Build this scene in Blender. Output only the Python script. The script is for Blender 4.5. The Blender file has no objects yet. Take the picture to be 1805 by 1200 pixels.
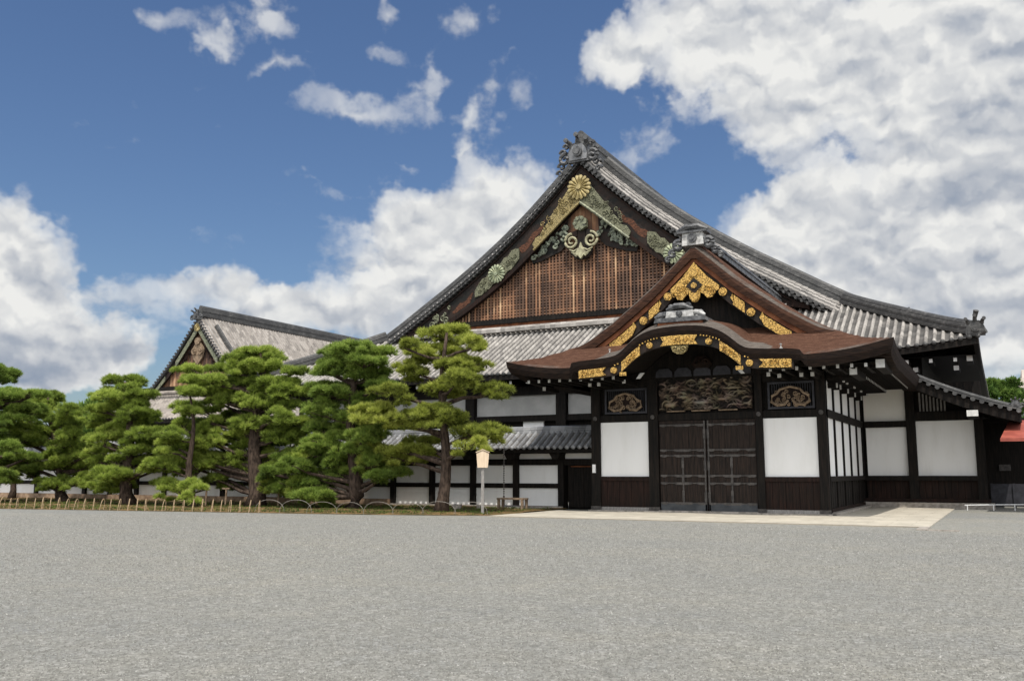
import bpy, math, random
import numpy as np
from mathutils import Vector, Matrix

random.seed(7); np.random.seed(7)
S = bpy.context.scene
COL = S.collection
R = math.radians

# ------------------------------------------------------------------ camera
cam_d = bpy.data.cameras.new("camera"); cam = bpy.data.objects.new("camera", cam_d); COL.objects.link(cam)
cam_d.sensor_width = 36.0; cam_d.lens = 1615 / 1805 * 36.0
cam_d.clip_start = 0.1; cam_d.clip_end = 3000
cam.location = (0, 0, 1.6)
cam.rotation_euler = (R(90) + math.atan(233 / 1615), 0, R(28.0))
S.camera = cam

# ------------------------------------------------------------------ sun, sky, exposure
SUN_FROM = Vector((0.24, -0.45, 1.0)).normalized()
sun_el = math.asin(SUN_FROM.z); sun_az = math.atan2(SUN_FROM.x, SUN_FROM.y)
sun_d = bpy.data.lights.new("sun", 'SUN'); sun_d.energy = 3.5; sun_d.angle = R(0.5); sun_d.color = (1.0, 0.95, 0.87)
sun = bpy.data.objects.new("sun", sun_d); COL.objects.link(sun)
sun.rotation_euler = SUN_FROM.to_track_quat('Z', 'Y').to_euler(); sun.location = (0, -20, 60)
S.view_settings.view_transform = 'Standard'; S.view_settings.look = 'None'
S.view_settings.exposure = 0.18; S.view_settings.gamma = 1.0
S.render.engine = 'CYCLES'
S.cycles.max_bounces = 6; S.cycles.diffuse_bounces = 4; S.cycles.transparent_max_bounces = 8

W = bpy.data.worlds.new("World"); S.world = W; W.use_nodes = True
nt = W.node_tree; nt.nodes.clear()
class NT:
    """tiny helper to write node graphs as expressions"""
    def __init__(s, tree): s.t = tree
    def n(s, typ, **kw):
        nd = s.t.nodes.new(typ)
        for k, v in kw.items(): setattr(nd, k, v)
        return nd
    def put(s, sock, v):
        if v is None: return
        if isinstance(v, bpy.types.NodeSocket): s.t.links.new(v, sock)
        else:
            if isinstance(v, (tuple, list)) and len(v) == 3 and len(getattr(sock, 'default_value', (0,0,0))) == 4: v = (*v, 1)
            sock.default_value = v
    def m(s, op, a, b=None, c=None, clamp=False):
        nd = s.n('ShaderNodeMath', operation=op, use_clamp=clamp)
        s.put(nd.inputs[0], a); s.put(nd.inputs[1], b); s.put(nd.inputs[2], c)
        return nd.outputs[0]
    def v(s, op, a, b=None, sc=None):
        nd = s.n('ShaderNodeVectorMath', operation=op)
        s.put(nd.inputs[0], a); s.put(nd.inputs[1], b)
        if sc is not None: s.put(nd.inputs['Scale'], sc)
        return nd.outputs['Value'] if op in ('LENGTH', 'DISTANCE', 'DOT_PRODUCT') else nd.outputs[0]
    def noise(s, vec, scale, detail=4, rough=0.55, col=False, dist=0.0):
        nd = s.n('ShaderNodeTexNoise', noise_dimensions=getattr(s, 'dims', '3D'))
        s.put(nd.inputs['Vector'], vec); nd.inputs['Scale'].default_value = scale
        nd.inputs['Detail'].default_value = detail; nd.inputs['Roughness'].default_value = rough
        nd.inputs['Distortion'].default_value = dist
        return nd.outputs['Color'] if col else nd.outputs[0]
    def ramp(s, fac, stops, interp='LINEAR'):
        nd = s.n('ShaderNodeValToRGB'); s.put(nd.inputs[0], fac); cr = nd.color_ramp; cr.interpolation = interp
        while len(cr.elements) < len(stops): cr.elements.new(0.5)
        for e, (p, c) in zip(cr.elements, stops):
            e.position = p; e.color = (*c, 1) if isinstance(c, (tuple, list)) else (c, c, c, 1)
        return nd.outputs[0]
    def mix(s, f, a, b, mode='MIX'):
        nd = s.n('ShaderNodeMix', data_type='RGBA', blend_type=mode)
        s.put(nd.inputs[0], f); s.put(nd.inputs[6], a); s.put(nd.inputs[7], b)
        return nd.outputs[2]
    def smooth(s, x, a, b):
        nd = s.n('ShaderNodeMapRange', interpolation_type='SMOOTHSTEP')
        s.put(nd.inputs[0], x); s.put(nd.inputs[1], a); s.put(nd.inputs[2], b); s.put(nd.inputs[3], 0.0); s.put(nd.inputs[4], 1.0)
        return nd.outputs[0]

g = NT(nt); g.dims = '2D'
tc = g.n('ShaderNodeTexCoord'); D = tc.outputs['Generated']
sep = g.n('ShaderNodeSeparateXYZ'); nt.links.new(D, sep.inputs[0])
az = g.m('ARCTAN2', sep.outputs[0], sep.outputs[1]); el = g.m('ARCSINE', sep.outputs[2])
comb = g.n('ShaderNodeCombineXYZ'); g.put(comb.inputs[0], az); g.put(comb.inputs[1], el); P = comb.outputs[0]
sky = g.n('ShaderNodeTexSky', sky_type='NISHITA'); sky.sun_disc = False
sky.sun_elevation = sun_el; sky.sun_rotation = sun_az
sky.air_density = 1.3; sky.dust_density = 0.6; sky.ozone_density = 2.2
# cloud banks, as (azimuth, elevation, half width, half height, weight) in radians on the sky
CLOUDS = [(-0.985, 0.1481, 0.1347, 0.0921, 1.3), (-0.9996, 0.2175, 0.065, 0.064, 1.0), (-0.9382, 0.118, 0.0842, 0.0502, 0.9), (-0.9719, 0.0996, 0.1188, 0.0329, 0.9), (-0.8011, 0.1837, 0.1362, 0.0352, 0.62), (-0.7005, 0.1644, 0.204, 0.0513, 0.85), (-0.6037, 0.2222, 0.164, 0.0908, 1.1), (-0.4903, 0.3029, 0.0831, 0.0656, 0.9), (-0.522, 0.2358, 0.1579, 0.1029, 1.0), (-0.797, 0.471, 0.0672, 0.0365, 0.65), (-0.8189, 0.4332, 0.0356, 0.0214, 0.45), (-0.7455, 0.4085, 0.0494, 0.0194, 0.55), (-0.6574, 0.3811, 0.0765, 0.0343, 0.62), (-0.5942, 0.413, 0.0388, 0.0284, 0.5), (-0.5495, 0.4763, 0.0394, 0.0381, 0.5), (-0.539, 0.3915, 0.0292, 0.0516, 0.62), (-0.6216, 0.4899, 0.026, 0.0162, 0.5), (-0.5991, 0.3251, 0.0319, 0.0178, 0.4), (-0.8784, 0.4565, 0.046, 0.0257, 0.5), (-0.7048, 0.3022, 0.037, 0.0147, 0.3), (-0.6275, 0.4621, 0.0324, 0.0192, 0.35), (-0.5817, 0.4362, 0.0325, 0.0224, 0.4), (-0.5034, 0.4378, 0.0262, 0.0225, 0.35), (-0.7657, 0.4505, 0.0369, 0.0268, 0.4), (-0.4903, 0.3861, 0.0324, 0.0347, 0.4), (-0.529, 0.3505, 0.0322, 0.0294, 0.5), (-0.837, 0.4416, 0.0234, 0.0159, 0.4), (-0.8863, 0.1208, 0.0323, 0.0228, 0.7), (-0.356, 0.3302, 0.0377, 0.0265, 0.42), (-0.387, 0.3755, 0.0319, 0.0116, 0.4), (-0.3302, 0.3526, 0.0375, 0.0233, 0.4), (-0.2579, 0.4553, 0.1548, 0.0796, 1.2), (-0.2054, 0.389, 0.1481, 0.0659, 1.3), (-0.0609, 0.3974, 0.2031, 0.1315, 1.5), (0.0345, 0.4108, 0.1355, 0.1244, 1.4), (-0.36, 0.4459, 0.0575, 0.0387, 0.7), (-0.1262, 0.2269, 0.1553, 0.1133, 1.4), (-0.1924, 0.2788, 0.0686, 0.0633, 1.0), (-0.2233, 0.2457, 0.0639, 0.0353, 0.8), (-0.0245, 0.1505, 0.1601, 0.1046, 1.5), (0.0078, 0.2573, 0.1364, 0.1159, 1.4)]
warp = g.v('SCALE', g.v('SUBTRACT', g.noise(P, 7.0, 5, 0.6, col=True), (0.5, 0.5, 0.5)), sc=0.13)
PW = g.v('ADD', P, warp)
mx = None
for (a, e, ra, re, w) in CLOUDS:
    d = g.v('LENGTH', g.v('MULTIPLY', g.v('SUBTRACT', PW, (a, e, 0)), (1 / ra, 1 / re, 0)))
    val = g.m('MULTIPLY', g.m('SUBTRACT', 1.0, d, clamp=True), w)
    mx = val if mx is None else g.m('ADD', mx, val)
mx = g.m('MINIMUM', mx, 1.25)
def fbm(vec): return g.noise(vec, 9.0, 9, 0.62)
stretch = g.v('MULTIPLY', P, (1.0, 1.5, 1.0))
f0 = fbm(stretch)
# unseen cloud behind the viewer, thickened to light the shaded front
away = g.smooth(g.m('ABSOLUTE', g.m('ADD', az, 0.4887)), 0.75, 1.3)
outside = g.m('MULTIPLY', away, 0.62)
base = g.m('MAXIMUM', mx, outside)
def puffs(vec):
    vo = g.n('ShaderNodeTexVoronoi', feature='SMOOTH_F1', voronoi_dimensions='2D'); g.put(vo.inputs['Vector'], vec); vo.inputs['Scale'].default_value = 15
    vo.inputs['Detail'].default_value = 2.0; vo.inputs['Roughness'].default_value = .6; vo.inputs['Smoothness'].default_value = .7
    return vo.outputs['Distance']
pv = g.v('ADD', stretch, g.v('SCALE', g.v('SUBTRACT', g.noise(P, 16.0, 4, 0.6, col=True), (0.5, 0.5, 0.5)), sc=0.06))
b0 = puffs(pv)
dens = g.m('ADD', g.m('MULTIPLY', base, 1.2), g.m('ADD', g.m('MULTIPLY', g.m('SUBTRACT', f0, 0.5), 1.25), g.m('MULTIPLY', g.m('SUBTRACT', 0.46, b0), 0.45)))
cover = g.m('MULTIPLY', g.smooth(dens, 0.11, 0.52), g.m('ADD', 0.30, g.m('MULTIPLY', g.smooth(base, 0.2, 0.95), 0.70)))
# relief: compare the density with the density a little way towards the sun
f1 = fbm(g.v('ADD', stretch, (0.010, 0.028, 0)))
relief = g.m('MULTIPLY', g.m('SUBTRACT', g.noise(stretch, 9.0, 5, 0.5), g.noise(g.v('ADD', stretch, (0.012, 0.034, 0)), 9.0, 5, 0.5)), 0.5)
SHADE = [(-0.9674, 0.1053, 0.0977, 0.0494, 0.34), (-0.929, 0.1354, 0.0632, 0.0336, 0.22), (-0.9767, 0.1707, 0.0401, 0.0327, 0.15), (-0.0418, 0.2802, 0.1445, 0.0597, 0.3), (0.0289, 0.3396, 0.0926, 0.0812, 0.22), (-0.055, 0.1527, 0.1259, 0.0616, 0.3), (-0.1167, 0.4004, 0.0874, 0.0321, 0.12), (-0.1382, 0.2104, 0.0759, 0.0231, 0.14), (-0.6152, 0.1667, 0.15, 0.0368, 0.14), (-0.7828, 0.161, 0.0704, 0.0237, 0.12)]
shd = None
for (a, e, ra, re, w) in SHADE:      # broad grey undersides of the cloud banks
    d = g.v('LENGTH', g.v('MULTIPLY', g.v('SUBTRACT', PW, (a, e, 0)), (1 / ra, 1 / re, 0)))
    val = g.m('MULTIPLY', g.smooth(d, 1.0, 0.0), w); shd = val if shd is None else g.m('MAXIMUM', shd, val)
relief = g.m('ADD', relief, g.m('MULTIPLY', g.m('SUBTRACT', puffs(g.v('ADD', pv, (0.006, 0.02, 0))), b0), 0.55))
big = g.noise(g.v('MULTIPLY', P, (1.0, 1.25, 1.0)), 3.4, 2, 0.45)
thick = g.smooth(dens, 0.45, 1.6)
tone = g.m('ADD', g.m('SUBTRACT', 0.90, g.m('MULTIPLY', thick, 0.16)), g.m('ADD', relief, g.m('SUBTRACT', g.m('MULTIPLY', g.m('SUBTRACT', big, 0.5), 0.3), shd)))
low = g.smooth(el, 0.34, 0.06)
tone = g.m('SUBTRACT', tone, g.m('MULTIPLY', low, 0.10), clamp=True)
ccol = g.ramp(tone, [(0.0, (0.25, 0.31, 0.41)), (0.35, (0.40, 0.44, 0.51)), (0.62, (0.60, 0.62, 0.65)), (0.95, (0.86, 0.86, 0.84))])
SKY_K = 0.075
blue = g.v('SCALE', sky.outputs[0], sc=SKY_K)
ccol = g.v('SCALE', ccol, sc=g.m('ADD', 0.87, g.m('MULTIPLY', away, 1.5)))   # out-of-view cloud brightened to lift the shaded walls
allc = g.mix(cover, g.v('MULTIPLY', blue, (0.72, 0.84, 1.06)), ccol)
bg = g.n('ShaderNodeBackground'); g.put(bg.inputs[0], allc); bg.inputs[1].default_value = 1.0
wo = g.n('ShaderNodeOutputWorld'); nt.links.new(bg.outputs[0], wo.inputs[0])

# ------------------------------------------------------------------ materials
def mat(name, fn, rough=0.8, spec=0.3, metal=0.0):
    m = bpy.data.materials.new(name); m.use_nodes = True; t = m.node_tree; t.nodes.clear(); q = NT(t)
    b = q.n('ShaderNodeBsdfPrincipled'); o = q.n('ShaderNodeOutputMaterial'); t.links.new(b.outputs[0], o.inputs[0])
    b.inputs['Roughness'].default_value = rough; b.inputs['Specular IOR Level'].default_value = spec; b.inputs['Metallic'].default_value = metal
    c = q.n('ShaderNodeTexCoord').outputs['Object']
    fn(q, b, c); return m
def bump(q, b, h, strength=0.4, dist=0.02):
    nd = q.n('ShaderNodeBump'); nd.inputs['Strength'].default_value = strength; nd.inputs['Distance'].default_value = dist
    q.put(nd.inputs['Height'], h); q.t.links.new(nd.outputs[0], b.inputs['Normal'])
def simple(name, c0, c1, scale=3, rough=0.8, metal=0.0, spec=0.3, bscale=20, bs=0.2, stretch=(1, 1, 1)):
    def fn(q, b, c):
        v = q.v('MULTIPLY', c, stretch)
        q.put(b.inputs['Base Color'], q.mix(q.smooth(q.noise(v, scale, 6, 0.6), 0.3, 0.7), c0, c1))
        bump(q, b, q.noise(v, bscale, 4), bs)
    return mat(name, fn, rough, spec, metal)

def tile_fn(dark, mid, light, bias=0.0):
    def fn(q, b, c):
        sn = q.v('SNAP', c, (0.35, 0.35, 50.0))
        wn = q.n('ShaderNodeTexWhiteNoise'); q.put(wn.inputs[0], sn)
        big = q.noise(c, 0.45, 4, 0.6); fine = q.noise(c, 5.0, 6, 0.7)
        f = q.m('ADD', q.m('ADD', q.m('MULTIPLY', wn.outputs[0], 0.34), q.m('MULTIPLY', big, 0.35)), q.m('MULTIPLY', fine, 0.5))
        f = q.m('ADD', f, bias - 0.12)
        q.put(b.inputs['Base Color'], q.ramp(f, [(0.15, dark), (0.5, mid), (0.85, light)]))
        bump(q, b, q.noise(c, 30, 3), 0.25)
    return fn
M = {}
M['tile'] = mat('roof_tile', tile_fn((.09, .085, .08), (.27, .25, .228), (.47, .44, .405), 0.03), 0.7, 0.35)
M['tile_pan'] = mat('roof_tile_pan', tile_fn((.035, .034, .033), (.085, .08, .075), (.19, .178, .165)), 0.8, 0.3)
M['tile_grey'] = mat('roof_tile_grey', tile_fn((.06, .06, .065), (.175, .178, .185), (.36, .36, .365), 0.0), 0.5, 0.5)
def ridge_fn(q, b, c):
    big = q.noise(c, 1.1, 5, 0.65); fine = q.noise(c, 7.0, 6, 0.75); lay = q.noise(q.v('MULTIPLY', c, (1.5, 1.5, 14)), 1.5, 3, .6)
    f = q.m('ADD', q.m('ADD', q.m('MULTIPLY', big, .3), q.m('MULTIPLY', fine, .35)), q.m('MULTIPLY', lay, .35))
    q.put(b.inputs['Base Color'], q.ramp(f, [(.36, (.016, .016, .018)), (.52, (.055, .054, .052)), (.64, (.16, .155, .15)), (.78, (.36, .345, .33))])); bump(q, b, fine, .4)
M['tile_dark'] = mat('ridge_tile', ridge_fn, 0.6, 0.4)
M['tile_pale'] = mat('pale_roof_tile', tile_fn((.12, .105, .092), (.27, .235, .205), (.42, .37, .325), 0.03), 0.8, 0.3)
def plaster_fn(q, b, c):
    s = q.v('MULTIPLY', c, (1.2, 1.2, .35)); n = q.noise(s, 1.1, 5, .6); st = q.noise(q.v('MULTIPLY', c, (9, 9, .5)), 1.0, 5, .7)
    f = q.m('ADD', q.m('MULTIPLY', q.smooth(n, .4, .75), .45), q.m('MULTIPLY', q.smooth(st, .56, .78), .3))
    q.put(b.inputs['Base Color'], q.mix(f, (.78, .775, .765), (.64, .63, .60))); bump(q, b, q.noise(c, 5, 5, .6), .12, .02)
M['plaster'] = mat('white_plaster', plaster_fn, .9, .2)
def stained(q, b, c):
    s = q.v('MULTIPLY', c, (1.5, 1.5, .25))
    q.put(b.inputs['Base Color'], q.mix(q.m('MULTIPLY', q.smooth(q.noise(s, 1.3, 5, .6), .45, .75), .45), (.78, .77, .75), (.60, .58, .54)))
M['plaster_shaded'] = simple('shaded_stained_plaster', (.36, .355, .34), (.46, .45, .43), 1.0, .9, 0, .2, 14, .05)  # deep eave shade and grey stain put into one darker colour
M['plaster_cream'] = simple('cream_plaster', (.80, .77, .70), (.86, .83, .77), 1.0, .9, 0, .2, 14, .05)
M['plaster_old'] = mat('aged_plaster', stained, .9, .2)
def darkwood(q, b, c):
    s = q.v('MULTIPLY', c, (7, 7, .6)); n = q.noise(s, 2.0, 6, .65)
    q.put(b.inputs['Base Color'], q.mix(q.smooth(n, .35, .75), (.005, .0045, .004), (.019, .014, .011))); bump(q, b, n, .3)
M['wood'] = mat('blackened_wood', darkwood, .75, .15)
def brownwood(q, b, c):
    s = q.v('MULTIPLY', c, (7, 7, .6)); n = q.noise(s, 2.0, 6, .65)
    z = q.n('ShaderNodeSeparateXYZ'); q.put(z.inputs[0], c)
    f = q.smooth(q.noise(c, .8, 4, .6), .35, .65)
    a = q.mix(q.smooth(n, .3, .8), (.008, .006, .005), (.026, .014, .010)); e = q.mix(q.smooth(n, .3, .8), (.010, .006, .005), (.036, .017, .012))
    q.put(b.inputs['Base Color'], q.mix(f, a, e)); bump(q, b, n, .3)
M['wood_door'] = simple('dark_brown_door_wood', (.008, .006, .005), (.030, .019, .014), 2, .7, 0, .2, 20, .3, (7, 7, .6))
M['wood_brown'] = mat('brown_weathered_wood', brownwood, .75, .15)
def lattice_fn(q, b, c):
    z = q.n('ShaderNodeSeparateXYZ'); q.put(z.inputs[0], c)
    at = q.n('ShaderNodeAttribute', attribute_name='tone').outputs['Fac']
    n = q.noise(q.v('MULTIPLY', c, (6, 6, .8)), 1.6, 5, .6); big = q.noise(c, .35, 3, .5)
    f = q.m('ADD', q.m('ADD', q.m('MULTIPLY', at, .55), q.m('MULTIPLY', n, .35)), q.m('MULTIPLY', q.m('SUBTRACT', big, .5), 1.1))
    q.put(b.inputs['Base Color'], q.ramp(f, [(.10, (.04, .027, .022)), (.34, (.125, .075, .052)), (.55, (.27, .14, .08)), (.9, (.62, .42, .25))]))
M['lattice'] = mat('weathered_cedar_lattice', lattice_fn, .85, .2)
M['board_dark'] = simple('gable_board', (.005, .006, .005), (.024, .013, .009), 1.0, .75, 0, .3, 20, .2, (1, 1, 2))
M['board_red'] = simple('reddish_wood', (.10, .035, .018), (.26, .10, .045), 2.0, .8, 0, .2, 20, .2)
M['bare_wood'] = simple('sunbleached_brown_board', (.022, .013, .010), (.15, .062, .034), 3, .8, 0, .2, 20, .3, (2, 2, 5))
M['green'] = simple('verdigris_metal', (.05, .055, .04), (.26, .27, .17), 9, .6, .2, .5, 16, .5)
def gold_fn(c0, c1, sc, bs):
    def fn(q, b, c):
        n = q.noise(c, sc, 6, .7); vo = q.n('ShaderNodeTexVoronoi', feature='DISTANCE_TO_EDGE'); q.put(vo.inputs['Vector'], q.v('ADD', c, q.v('SCALE', q.noise(c, 6, 2, col=True), sc=.25))); vo.inputs['Scale'].default_value = bs
        f = q.m('MULTIPLY', q.smooth(vo.outputs[0], .0, .10), q.m('ADD', .35, n))
        q.put(b.inputs['Base Color'], q.mix(q.smooth(f, .3, .75), c0, c1)); bump(q, b, f, .8, .03)
    return fn
M['gold'] = mat('gilt_metal', gold_fn((.13, .072, .018), (.58, .355, .09), 10, 10), .42, .6, .45)
M['gold_old'] = mat('old_gilt_metal', gold_fn((.07, .058, .032), (.34, .265, .11), 9, 11), .55, .5, .3)
M['gold_green'] = mat('greened_gilt_metal', gold_fn((.04, .042, .03), (.19, .19, .115), 9, 11), .6, .5, .2)
M['crest'] = simple('pale_gilt', (.22, .17, .07), (.48, .385, .17), 5, .5, .15, .5, 20, .1)
M['crest_green'] = simple('pale_verdigris', (.16, .19, .12), (.42, .44, .28), 5, .6, .1, .5, 20, .1)
M['carve'] = simple('painted_carving', (.03, .04, .035), (.36, .39, .29), 5, .7, 0, .3, 20, .3)
M['carve_pale'] = simple('pale_carving', (.22, .20, .13), (.46, .44, .28), 5, .7, 0, .3, 20, .3)
M['white_tip'] = simple('white_painted_end', (.46, .45, .43), (.62, .61, .58), 5, .8)
def bark_fn(q, b, c):
    at = q.n('ShaderNodeAttribute', attribute_name='tone').outputs['Fac']
    n = q.noise(q.v('MULTIPLY', c, (1, 1, 6)), 3.0, 8, .72); f2 = q.noise(c, 22, 5, .75)
    f = q.m('ADD', q.m('MULTIPLY', n, .6), q.m('MULTIPLY', f2, .4))
    red = q.ramp(f, [(.30, (.022, .011, .007)), (.5, (.070, .032, .019)), (.72, (.16, .088, .058))])
    grey = q.ramp(f, [(.30, (.038, .031, .026)), (.5, (.095, .080, .068)), (.72, (.20, .175, .15))])
    k = q.smooth(q.m('ADD', at, q.m('MULTIPLY', q.m('SUBTRACT', q.noise(c, 1.6, 5, .6), .5), .9)), .3, .7)
    q.put(b.inputs['Base Color'], q.mix(k, red, grey)); bump(q, b, f, .9, .05)
M['bark'] = mat('cypress_bark_thatch', bark_fn, .9, .15)
def barkedge_fn(q, b, c):
    n = q.noise(q.v('MULTIPLY', c, (1, 1, 14)), 3.0, 6, .6)
    q.put(b.inputs['Base Color'], q.mix(q.smooth(n, .3, .7), (.007, .006, .006), (.030, .018, .013))); bump(q, b, n, .6)
M['bark_edge'] = mat('cut_bark_edge', barkedge_fn, .9, .15)
M['bark_edge_brown'] = simple('brown_cut_bark', (.022, .012, .009), (.075, .036, .022), 3, .9, 0, .15, 20, .5, (1, 1, 8))
M['oni_white'] = simple('lime_plaster', (.22, .215, .205), (.56, .55, .53), 7, .8)
M['oni_dark'] = simple('grey_ridge_tile', (.018, .019, .022), (.135, .135, .135), 5, .55, 0, .5, 14, .4)
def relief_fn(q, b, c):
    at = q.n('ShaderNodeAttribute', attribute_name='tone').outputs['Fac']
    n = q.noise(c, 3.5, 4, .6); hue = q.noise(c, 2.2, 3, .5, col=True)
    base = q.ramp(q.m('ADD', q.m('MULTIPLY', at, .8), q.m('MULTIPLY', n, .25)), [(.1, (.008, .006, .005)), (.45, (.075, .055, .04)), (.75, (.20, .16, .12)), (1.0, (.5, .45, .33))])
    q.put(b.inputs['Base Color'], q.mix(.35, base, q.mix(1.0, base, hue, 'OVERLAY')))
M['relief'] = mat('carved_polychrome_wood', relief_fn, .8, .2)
M['metal_dark'] = simple('dark_iron_strap', (.028, .025, .023), (.085, .075, .068), 6, .6, .25, .5)
M['kick'] = simple('grey_metal_plate', (.03, .033, .038), (.06, .065, .07), 3, .5, .2)
def gravel_fn(q, b, c):
    vo = q.n('ShaderNodeTexVoronoi'); q.put(vo.inputs['Vector'], c); vo.inputs['Scale'].default_value = 42
    vs = q.n('ShaderNodeSeparateColor'); q.put(vs.inputs[0], vo.outputs['Color'])
    v2 = q.n('ShaderNodeTexVoronoi'); q.put(v2.inputs['Vector'], c); v2.inputs['Scale'].default_value = 17
    v2s = q.n('ShaderNodeSeparateColor'); q.put(v2s.inputs[0], v2.outputs['Color'])
    f = q.m('ADD', q.m('MULTIPLY', vs.outputs[0], .55), q.m('MULTIPLY', v2s.outputs[1], .45))
    col = q.ramp(f, [(.10, (.125, .122, .108)), (.40, (.190, .187, .167)), (.7, (.228, .224, .201)), (.93, (.32, .312, .288))])
    big = q.noise(q.v('MULTIPLY', c, (.5, 1.0, 1.0)), .22, 5, .6); med = q.noise(c, 1.7, 4, .6)
    tint = q.ramp(q.m('ADD', q.m('MULTIPLY', big, .65), q.m('MULTIPLY', med, .35)), [(.33, (.86, .88, .93)), (.5, (1.0, 1.0, 1.0)), (.67, (1.13, 1.09, 1.02))])
    q.put(b.inputs['Base Color'], q.mix(1.0, col, tint, 'MULTIPLY'))
    bump(q, b, q.m('ADD', vo.outputs[0], v2.outputs[0]), .5, .012)
M['gravel'] = mat('grey_gravel', gravel_fn, .9, .2)
def pebble_fn(q, b, c):
    at = q.n('ShaderNodeAttribute', attribute_name='tone').outputs['Fac']
    q.put(b.inputs['Base Color'], q.ramp(at, [(0, (.135, .132, .12)), (.5, (.192, .189, .172)), (.95, (.245, .24, .222)), (1, (.34, .335, .31))]))
M['pebble'] = mat('pebble', pebble_fn, .9, .15)
def slab_fn(q, b, c):
    br = q.n('ShaderNodeTexBrick'); q.put(br.inputs[0], c); br.inputs['Scale'].default_value = 1.0
    br.inputs['Brick Width'].default_value = 1.3; br.inputs['Row Height'].default_value = .75; br.inputs['Mortar Size'].default_value = .012
    br.inputs['Color1'].default_value = (.42, .38, .31, 1); br.inputs['Color2'].default_value = (.46, .42, .345, 1); br.inputs['Mortar'].default_value = (.30, .265, .21, 1)
    n = q.ramp(q.noise(c, 1.3, 6, .7), [(.3, .72), (.7, 1.1)])
    q.put(b.inputs['Base Color'], q.mix(1.0, br.outputs[0], n, 'MULTIPLY'))
M['slab'] = mat('tan_stone_paving', slab_fn, .85, .25)
M['stone'] = simple('granite', (.20, .18, .155), (.38, .34, .30), 6, .85, 0, .3, 30, .3)
M['plinth_brown'] = simple('brown_foundation_stone', (.20, .13, .085), (.40, .29, .20), 3, .9, 0, .2, 20, .3)
def bed_fn(q, b, c):
    n = q.noise(c, 1.1, 7, .65); n2 = q.noise(c, 12, 5, .7)
    q.put(b.inputs['Base Color'], q.ramp(q.m('ADD', q.m('MULTIPLY', n, .6), q.m('MULTIPLY', n2, .4)), [(.32, (.022, .024, .010)), (.45, (.06, .055, .02)), (.52, (.14, .09, .04)), (.66, (.32, .21, .10))])); bump(q, b, n2, .8, .05)
M['bed'] = mat('moss_and_pine_litter', bed_fn, .95, .1)
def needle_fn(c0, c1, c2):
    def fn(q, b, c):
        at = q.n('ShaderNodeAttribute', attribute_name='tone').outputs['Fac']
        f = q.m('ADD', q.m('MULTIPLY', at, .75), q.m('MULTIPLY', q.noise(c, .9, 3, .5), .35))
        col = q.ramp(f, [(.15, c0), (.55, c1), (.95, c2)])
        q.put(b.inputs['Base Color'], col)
        tr = q.n('ShaderNodeBsdfTranslucent'); q.put(tr.inputs[0], col)
        ms = q.n('ShaderNodeMixShader'); ms.inputs[0].default_value = .38
        out = [n for n in q.t.nodes if n.type == 'OUTPUT_MATERIAL'][0]
        q.t.links.new(b.outputs[0], ms.inputs[1]); q.t.links.new(tr.outputs[0], ms.inputs[2]); q.t.links.new(ms.outputs[0], out.inputs[0])
    return fn
M['needle_yellow'] = mat('yellow_green_needles', needle_fn((.065, .085, .018), (.32, .365, .06), (.64, .66, .16)), .6, .25)
M['needle_green'] = mat('green_needles', needle_fn((.055, .085, .02), (.20, .29, .05), (.48, .57, .13)), .6, .25)
M['needle_mid'] = mat('mid_green_needles', needle_fn((.06, .09, .02), (.26, .345, .055), (.58, .65, .15)), .6, .25)
M['pinebark'] = simple('pine_bark', (.022, .016, .013), (.095, .068, .052), 5, .95, 0, .1, 14, 1.0, (2, 2, .7))
M['bamboo'] = simple('dry_bamboo', (.24, .16, .085), (.44, .33, .21), 6, .6, 0, .4)
M['bamboo_grey'] = simple('weathered_bamboo', (.13, .115, .095), (.27, .245, .21), 6, .6, 0, .4)
M['newwood'] = simple('pale_new_wood', (.56, .43, .30), (.68, .54, .40), 2, .7, 0, .3, 10, .1, (5, 5, 1))
M['greywood'] = simple('weathered_grey_wood', (.16, .15, .14), (.30, .285, .27), 6, .8, 0, .2, 20, .2, (6, 6, 1))
M['oldwood'] = simple('weathered_brown_wood', (.12, .085, .055), (.30, .22, .15), 6, .8, 0, .2, 20, .2)
M['copper_red'] = simple('red_painted_roof', (.22, .045, .03), (.34, .085, .055), 2, .6, 0, .4)
M['concrete'] = simple('beige_concrete', (.46, .40, .35), (.56, .50, .45), .4, .9)
M['glass_dark'] = simple('dark_window', (.03, .035, .04), (.08, .085, .09), 1, .25, 0, .6)
M['slate_panel'] = simple('dark_slate_sheet', (.018, .018, .022), (.04, .04, .048), 3, .6)
M['white_pipe'] = simple('white_painted_steel', (.62, .62, .62), (.8, .8, .78), 3, .5)
M['leaf'] = mat('broad_leaf', needle_fn((.02, .05, .01), (.09, .16, .03), (.22, .32, .07)), .6, .25)

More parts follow.
